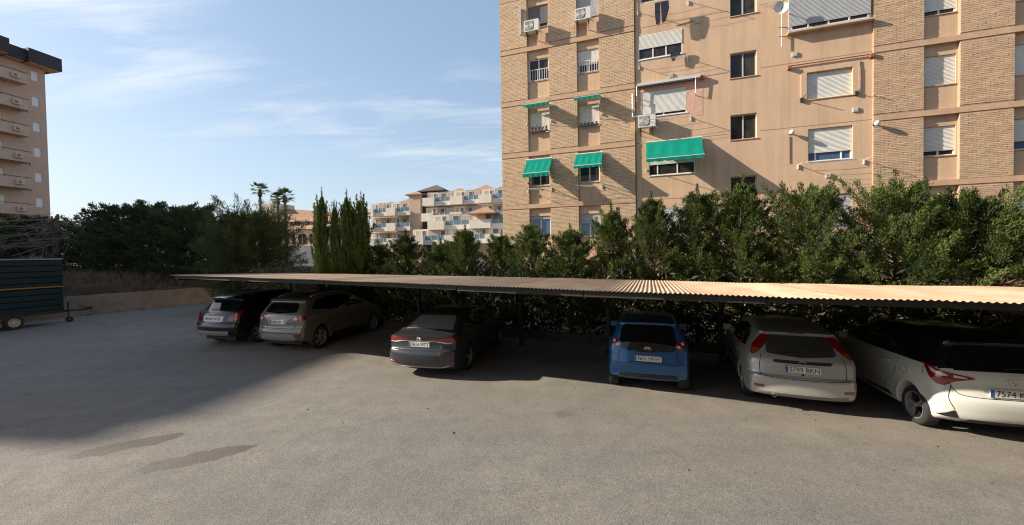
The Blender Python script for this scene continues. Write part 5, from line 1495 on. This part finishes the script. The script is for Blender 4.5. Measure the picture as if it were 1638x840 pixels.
# ---- silver hatchback
silver = paint('silver_paint', (0.44, 0.44, 0.425), 0.35, 0.32)
PAINT_NOW[0] = silver
sp = dict(L=4.15, W=1.70, H=1.43, belt=0.93, yr=0.80, yf=3.42, rt=0.305, zb=0.22, pz=0.755, plate='5799 BKN', ez=0.872, emblem='oval', ym=2.95, paint=silver, rwrap=0.17, rtap=0.09, tumble=0.275, spokes=7, crease=0.008,
 sil=[(0.22,0.22,1),(0.07,0.28),(0.015,0.42),(0.0,0.56),(0.02,0.615,1),(0.07,0.64),(0.095,0.76),(0.13,0.90),(0.26,1.06),(0.50,1.305),(0.46,1.335,1),(0.62,1.365),(1.2,1.425),(1.75,1.43),(2.3,1.35),(3.1,0.98,1),(3.6,0.86),(3.95,0.74),(4.12,0.58),(4.15,0.42),(4.02,0.22,1)],
 patches=[
  ('rear_window','rear',[(-0.52,0.985),(0.0,0.945),(0.52,0.985),(0.49,1.22),(0.43,1.275),(-0.43,1.275),(-0.49,1.22)],m_dust,0.005,False,dict(rnd=0.05)),
  ('side_window','side',[(0.74,1.00),(0.86,1.19),(1.15,1.315),(1.8,1.33),(2.25,1.265),(2.95,0.98),(2.1,0.955),(1.3,0.965)],m_cglass,0.005,True,dict(rnd=0.04)),
  ('tail_light','diag',[(0.645,0.985),(0.62,1.10),(0.64,1.265),(0.755,1.275),(0.81,1.10),(0.775,0.965),(0.70,0.93)],m_red,0.010,True,dict(rnd=0.03)),
  ('indicator_lens','diag',[(0.66,0.98),(0.645,1.045),(0.775,1.045),(0.755,0.975),(0.70,0.95)],m_amber,0.015,True,dict(rnd=0.02)),
  ('handle_strip','rear',[(-0.44,0.875),(-0.40,0.895),(0.40,0.895),(0.44,0.875),(0.40,0.845),(-0.40,0.845)],m_trim,0.012,False,dict(rnd=0.01)),
  ('brake_light','rear',[(-0.14,1.312),(0.14,1.312),(0.14,1.332),(-0.14,1.332)],m_redd,0.006,False,dict(rnd=0.005,step=0.02)),
  ('reflector','diag',[(0.47,0.40),(0.45,0.44),(0.60,0.445),(0.59,0.395)],m_red,0.008,True,dict(rnd=0.01)),
  ('keyhole','rear',[(-0.02,0.655),(0.02,0.655),(0.02,0.685),(-0.02,0.685)],m_trim,0.004,False,dict(rnd=0.004,step=0.02)),
  ('bumper_shade','rear',[(-0.66,0.335),(0.66,0.335),(0.62,0.25),(-0.62,0.25)],mat('lower_bumper_shade',(0.20,0.19,0.18),0.6),0.006,False,dict(rnd=0.03)),  # grey sheet painting the shading of the lower bumper
  gapline('rear',[(0.70,0.612),(0.35,0.60),(0.0,0.597)],True), gapline('rear',[(0.625,0.62),(0.63,0.80),(0.60,0.96)],True),
  gapline('side',[(0.30,0.62),(0.20,0.60)],True), gapline('side',[(1.12,0.97),(1.10,0.84),(1.20,0.62),(1.38,0.5)],True), gapline('side',[(2.12,0.96),(2.12,0.3)],True), gapline('side',[(1.38,0.5),(1.42,0.3)],True),
  ('rub_strip','side',[(1.30,0.555),(3.0,0.54),(3.0,0.50),(1.32,0.515)],m_trim,0.010,True,dict(rnd=0.008))],
 extra=[pipe(-0.42, 0.06, 0.27), wiper(1.0, -0.28, 0.10), handles((1.30, 2.35), 0.83), text_badge('Focus', -0.52, 0.80, 0.075)])
make_car(sp, 'parked_hatchback', 'silver hatchback with tall pillar-mounted tail lights between the blue and the white cars', 1.86, 8.10, 23.0)

# ---- small blue hatchback
blue = paint('blue_paint', (0.010, 0.095, 0.265), 0.25, 0.3)
PAINT_NOW[0] = blue
sp = dict(L=3.41, W=1.615, H=1.465, belt=0.95, yr=0.46, yf=2.80, rt=0.285, zb=0.24, pz=0.70, plate='9651 HNW', ez=0.885, emblem='rings', ym=2.30, paint=blue, rwrap=0.13, rtap=0.045, tumble=0.235, spokes=7, crease=0.006,
 sil=[(0.13,0.26,1),(0.04,0.30),(0.0,0.44),(0.0,0.58),(0.03,0.70),(0.055,0.82),(0.10,0.96),(0.20,1.16),(0.30,1.355),(0.23,1.395,1),(0.40,1.425),(1.0,1.465),(1.5,1.45),(1.85,1.375),(2.5,1.0,1),(2.9,0.88),(3.22,0.74),(3.38,0.58),(3.41,0.42),(3.32,0.24,1)],
 patches=[
  ('rear_window','rear',[(-0.56,0.985),(-0.50,0.845),(0.0,0.815),(0.50,0.845),(0.56,0.985),(0.515,1.22),(0.47,1.335),(-0.47,1.335),(-0.515,1.22)],m_cglass,0.006,False,dict(rnd=0.05)),
  ('side_window','side',[(0.42,1.06),(0.55,1.28),(0.85,1.37),(1.45,1.36),(1.80,1.28),(2.36,1.0),(1.6,0.975),(0.9,0.985)],m_cglass,0.005,True,dict(rnd=0.04)),
  ('tail_light','diag',[(0.47,0.90),(0.45,0.945),(0.53,1.035),(0.63,1.055),(0.665,1.00),(0.60,0.885),(0.53,0.87)],m_red,0.012,True,dict(rnd=0.03)),
  ('light_lens','diag',[(0.585,0.965),(0.575,1.01),(0.615,1.03),(0.64,1.0),(0.62,0.965)],m_clear,0.017,True,dict(rnd=0.02,step=0.02)),
  ('reverse_lens','diag',[(0.49,0.915),(0.485,0.95),(0.525,0.97),(0.55,0.94),(0.53,0.905)],m_clear,0.017,True,dict(rnd=0.02,step=0.02)),
  ('brake_light','rear',[(-0.13,1.362),(0.13,1.362),(0.13,1.384),(-0.13,1.384)],m_redd,0.006,False,dict(rnd=0.005,step=0.02)),
  ('bumper_recess','rear',[(-0.56,0.365),(-0.50,0.385),(0.50,0.385),(0.56,0.365),(0.56,0.30),(-0.56,0.30)],m_trim,0.006,False,dict(rnd=0.02)),
  gapline('rear',[(0.67,0.60),(0.58,0.585),(0.36,0.60),(0.30,0.625),(0.0,0.625)],True), gapline('rear',[(0.585,0.60),(0.555,0.80),(0.53,0.86)],True),
  gapline('side',[(0.88,0.98),(0.86,0.6),(0.92,0.30)],True), gapline('side',[(1.75,0.98),(1.76,0.3)],True)],
 extra=[wiper(0.93, -0.2, 0.25), handles((1.05,), 0.88)])
make_car(sp, 'parked_hatchback', 'small blue hatchback with black glass tailgate parked alone mid carport', -0.70, 8.22, 19.0)

# ---- grey saloon
grey = paint('grey_paint', (0.034, 0.036, 0.041), 0.2, 0.3)
PAINT_NOW[0] = grey
m_sdust = mat('dusty_saloon_glass', (0.20, 0.19, 0.165), 0.45, spec=0.5, var=(4, 0.25))
sp = dict(L=4.63, W=1.78, H=1.435, belt=0.96, yr=1.02, yf=3.72, rt=0.318, zb=0.20, pz=0.80, plate='7616 MTT', ez=0.925, emblem='rings', ym=3.20, paint=grey, rwrap=0.17, rtap=0.07, tumble=0.29, spokes=5, dark=True, crease=0.012, rlow=0.085,
 sil=[(0.24,0.22,1),(0.08,0.28),(0.02,0.40),(0.0,0.56),(0.025,0.66,1),(0.07,0.70),(0.085,0.85),(0.055,0.965),(0.045,1.00,1),(0.14,1.02),(0.52,1.055,1),(0.80,1.17),(1.20,1.335),(1.55,1.41),(2.1,1.435),(2.65,1.39),(3.5,1.02,1),(4.05,0.90),(4.40,0.76),(4.58,0.60),(4.63,0.45),(4.52,0.22,1)],
 patches=[
  ('rear_window','roofrear',[(-0.62,1.66),(0.62,1.66),(0.50,2.42),(0.44,2.47),(-0.44,2.47),(-0.50,2.42)],m_sdust,0.005,False,dict(rnd=0.05)),
  ('side_window','side',[(0.92,1.06),(1.30,1.285),(1.70,1.345),(2.2,1.35),(2.60,1.29),(3.35,1.03),(2.4,0.99),(1.4,0.995)],m_cglass,0.005,True,dict(rnd=0.04)),
  ('tail_light','diag',[(0.23,0.905),(0.25,0.935),(0.45,0.955),(0.72,0.975),(0.86,0.96),(0.84,0.92),(0.70,0.85),(0.55,0.86),(0.45,0.885)],m_red,0.010,True,dict(rnd=0.012)),
  ('light_lens','diag',[(0.29,0.885),(0.48,0.875),(0.58,0.845),(0.72,0.845),(0.66,0.83),(0.55,0.825),(0.45,0.85)],m_clear,0.012,True,dict(rnd=0.008)),
  ('chrome_strip','rear',[(-0.34,0.868),(0.34,0.868),(0.36,0.885),(-0.36,0.885)],m_chrome,0.010,False,dict(rnd=0.004,step=0.03)),
  ('reflector','diag',[(0.52,0.345),(0.50,0.375),(0.71,0.405),(0.70,0.36)],m_red,0.010,True,dict(rnd=0.008)),
  ('lower_strip','rear',[(-0.74,0.335),(-0.5,0.29),(0.5,0.29),(0.74,0.335),(0.70,0.305),(0.5,0.262),(-0.5,0.262),(-0.70,0.305)],m_silv,0.010,False,dict(rnd=0.008)),
  gapline('rear',[(0.60,0.84),(0.56,0.72),(0.46,0.665),(0.0,0.66)],True), gapline('diag',[(0.70,0.845),(0.80,0.70),(0.86,0.66)],True),
  gapline('side',[(1.45,1.0),(1.42,0.86),(1.50,0.65),(1.64,0.5),(1.66,0.28)],True), gapline('side',[(2.42,0.99),(2.44,0.3)],True),
  ('sill_trim','side',[(1.45,0.30),(3.3,0.29),(3.3,0.25),(1.42,0.25)],m_trim,0.006,True,dict(rnd=0.01)),
  ('sticker','roofrear',[(-0.50,1.76),(-0.36,1.76),(-0.36,1.80),(-0.50,1.80)],m_plate,0.008,False,dict(rnd=0.004,step=0.02))],
 extra=[handles((1.62, 2.58), 0.90)])
make_car(sp, 'parked_saloon', 'dark grey saloon with dusty rear window jutting out of the carport shade', -5.62, 7.22, 14.5)

# ---- beige grey SUV
beige = paint('beige_grey_paint', (0.185, 0.18, 0.152), 0.45, 0.32)
PAINT_NOW[0] = beige
sp = dict(L=4.44, W=1.84, H=1.70, belt=1.13, yr=0.82, yf=3.51, rt=0.355, zb=0.29, pz=0.93, plate='ABCDEFG', legible=False, ez=1.035, emblem='oval', ym=3.05, paint=beige, rwrap=0.17, rtap=0.08, tumble=0.27, spokes=5, crease=0.014, cz=0.95,
 sil=[(0.28,0.30,1),(0.10,0.36),(0.02,0.48),(0.0,0.62),(0.03,0.72,1),(0.07,0.78),(0.075,0.98),(0.105,1.12),(0.25,1.30),(0.42,1.50),(0.33,1.575,1),(0.55,1.625),(1.3,1.70),(2.0,1.69),(2.5,1.60),(3.25,1.20,1),(3.75,1.06),(4.15,0.92),(4.38,0.72),(4.44,0.52),(4.30,0.29,1)],
 patches=[
  ('rear_window','rear',[(-0.58,1.20),(0.0,1.165),(0.58,1.20),(0.57,1.36),(0.48,1.475),(-0.48,1.475),(-0.57,1.36)],m_cglass,0.005,False,dict(rnd=0.05)),
  ('side_window','side',[(0.58,1.27),(0.85,1.50),(1.3,1.575),(2.0,1.58),(2.45,1.50),(3.10,1.18),(2.1,1.15),(1.3,1.165)],m_cglass,0.005,True,dict(rnd=0.04)),
  ('tail_light','diag',[(0.47,0.985),(0.46,1.05),(0.56,1.10),(0.80,1.10),(0.84,1.05),(0.80,0.965),(0.60,0.94),(0.52,0.945)],m_red,0.012,True,dict(rnd=0.03)),
  ('light_lens','diag',[(0.49,0.98),(0.485,1.05),(0.55,1.075),(0.60,1.03),(0.58,0.975)],m_clear,0.017,True,dict(rnd=0.025,step=0.025)),
  ('handle_strip','rear',[(-0.46,1.005),(0.46,1.005),(0.46,1.03),(-0.46,1.03)],m_silv,0.012,False,dict(rnd=0.008)),
  ('plate_surround','rear',[(-0.36,0.995),(0.36,0.995),(0.32,0.84),(-0.32,0.84)],m_silv,0.006,False,dict(rnd=0.03)),
  ('skid_plate','rear',[(-0.60,0.55),(-0.40,0.57),(0.40,0.57),(0.60,0.55),(0.68,0.42),(0.50,0.36),(-0.50,0.36),(-0.68,0.42)],m_silv,0.010,False,dict(rnd=0.03)),
  ('reflector','diag',[(0.50,0.505),(0.49,0.545),(0.68,0.56),(0.68,0.51)],m_red,0.010,True,dict(rnd=0.01)),
  gapline('rear',[(0.70,0.735),(0.40,0.70),(0.0,0.695)],True), gapline('rear',[(0.64,0.94),(0.625,0.80),(0.55,0.735)],True),
  gapline('side',[(1.22,1.17),(1.18,1.0),(1.26,0.74),(1.42,0.6),(1.44,0.36)],True), gapline('side',[(2.2,1.15),(2.22,0.36)],True),
  ('sill_trim','side',[(1.35,0.42),(3.05,0.42),(3.05,0.32),(1.35,0.32)],m_trim,0.006,True,dict(rnd=0.01))],
 extra=[pipe(-0.55, 0.10, 0.40, 0.04), pipe(0.55, 0.10, 0.40, 0.04), rails(0.60, 0.75, 2.35, 1), wiper(1.22, -0.2, 0.25), handles((1.45, 2.4), 1.02)])
make_car(sp, 'parked_suv', 'beige grey SUV with silver lower bumper beside the black SUV', -11.25, 7.72, 16.0)

# ---- black SUV
black = paint('black_paint', (0.010, 0.010, 0.014), 0.2, 0.22)
PAINT_NOW[0] = black
sp = dict(L=4.77, W=1.88, H=1.69, belt=1.10, yr=0.98, yf=3.80, rt=0.365, zb=0.31, pz=0.92, plate='ABCDE', legible=False, ez=1.04, emblem='ring', ym=3.3, paint=black, rwrap=0.22, rtap=0.10, tumble=0.28, spokes=6, crease=0.012, cz=0.92,
 sil=[(0.30,0.33,1),(0.10,0.38),(0.02,0.50),(0.0,0.66),(0.03,0.78,1),(0.08,0.83),(0.12,1.02),(0.20,1.16),(0.40,1.36),(0.56,1.50),(0.44,1.56,1),(0.70,1.61),(1.5,1.69),(2.2,1.68),(2.75,1.58),(3.55,1.18,1),(4.1,1.05),(4.5,0.90),(4.72,0.70),(4.77,0.52),(4.62,0.31,1)],
 patches=[
  ('rear_window','rear',[(-0.56,1.17),(0.56,1.17),(0.53,1.36),(0.46,1.455),(-0.46,1.455),(-0.53,1.36)],m_cglass,0.005,False,dict(rnd=0.05)),
  ('side_window','side',[(0.72,1.22),(0.98,1.44),(1.45,1.56),(2.2,1.57),(2.7,1.48),(3.4,1.16),(2.3,1.12),(1.4,1.14)],m_cglass,0.005,True,dict(rnd=0.04)),
  ('tail_light','diag',[(0.50,0.86),(0.55,0.985),(0.80,1.13),(0.93,1.19),(0.90,1.05),(0.78,0.90),(0.66,0.84)],m_red,0.012,True,dict(rnd=0.03)),
  ('plate_surround','rear',[(-0.44,1.0),(0.44,1.0),(0.40,0.835),(-0.40,0.835)],m_silv,0.005,False,dict(rnd=0.03)),
  ('bumper_strip','rear',[(-0.70,0.71),(0.70,0.71),(0.74,0.665),(-0.74,0.665)],mat('grey_bumper_step',(0.10,0.10,0.11),0.3),0.008,False,dict(rnd=0.01)),
  ('skid_plate','rear',[(-0.66,0.535),(0.66,0.535),(0.60,0.41),(0.4,0.385),(-0.4,0.385),(-0.60,0.41)],m_silv,0.010,False,dict(rnd=0.03)),
  gapline('rear',[(0.66,0.82),(0.3,0.79),(0.0,0.785)],True),
  gapline('side',[(1.4,1.15),(1.36,0.95),(1.45,0.74),(1.6,0.6),(1.62,0.36)],True), gapline('side',[(2.4,1.12),(2.42,0.36)],True),
  ('roof_spoiler_lamp','rear',[(-0.14,1.525),(0.14,1.525),(0.14,1.54),(-0.14,1.54)],m_redd,0.006,False,dict(rnd=0.004,step=0.02))],
 extra=[pipe(-0.58, 0.12, 0.40, 0.04), pipe(0.58, 0.12, 0.40, 0.04), rails(0.62, 0.9, 2.6, 0), aerial(0.75), wiper(1.19, -0.2, 0.25), handles((1.7, 2.65), 1.0)])
make_car(sp, 'parked_suv', 'glossy black SUV at the left end of the carport row', -13.98, 7.42, 16.0)
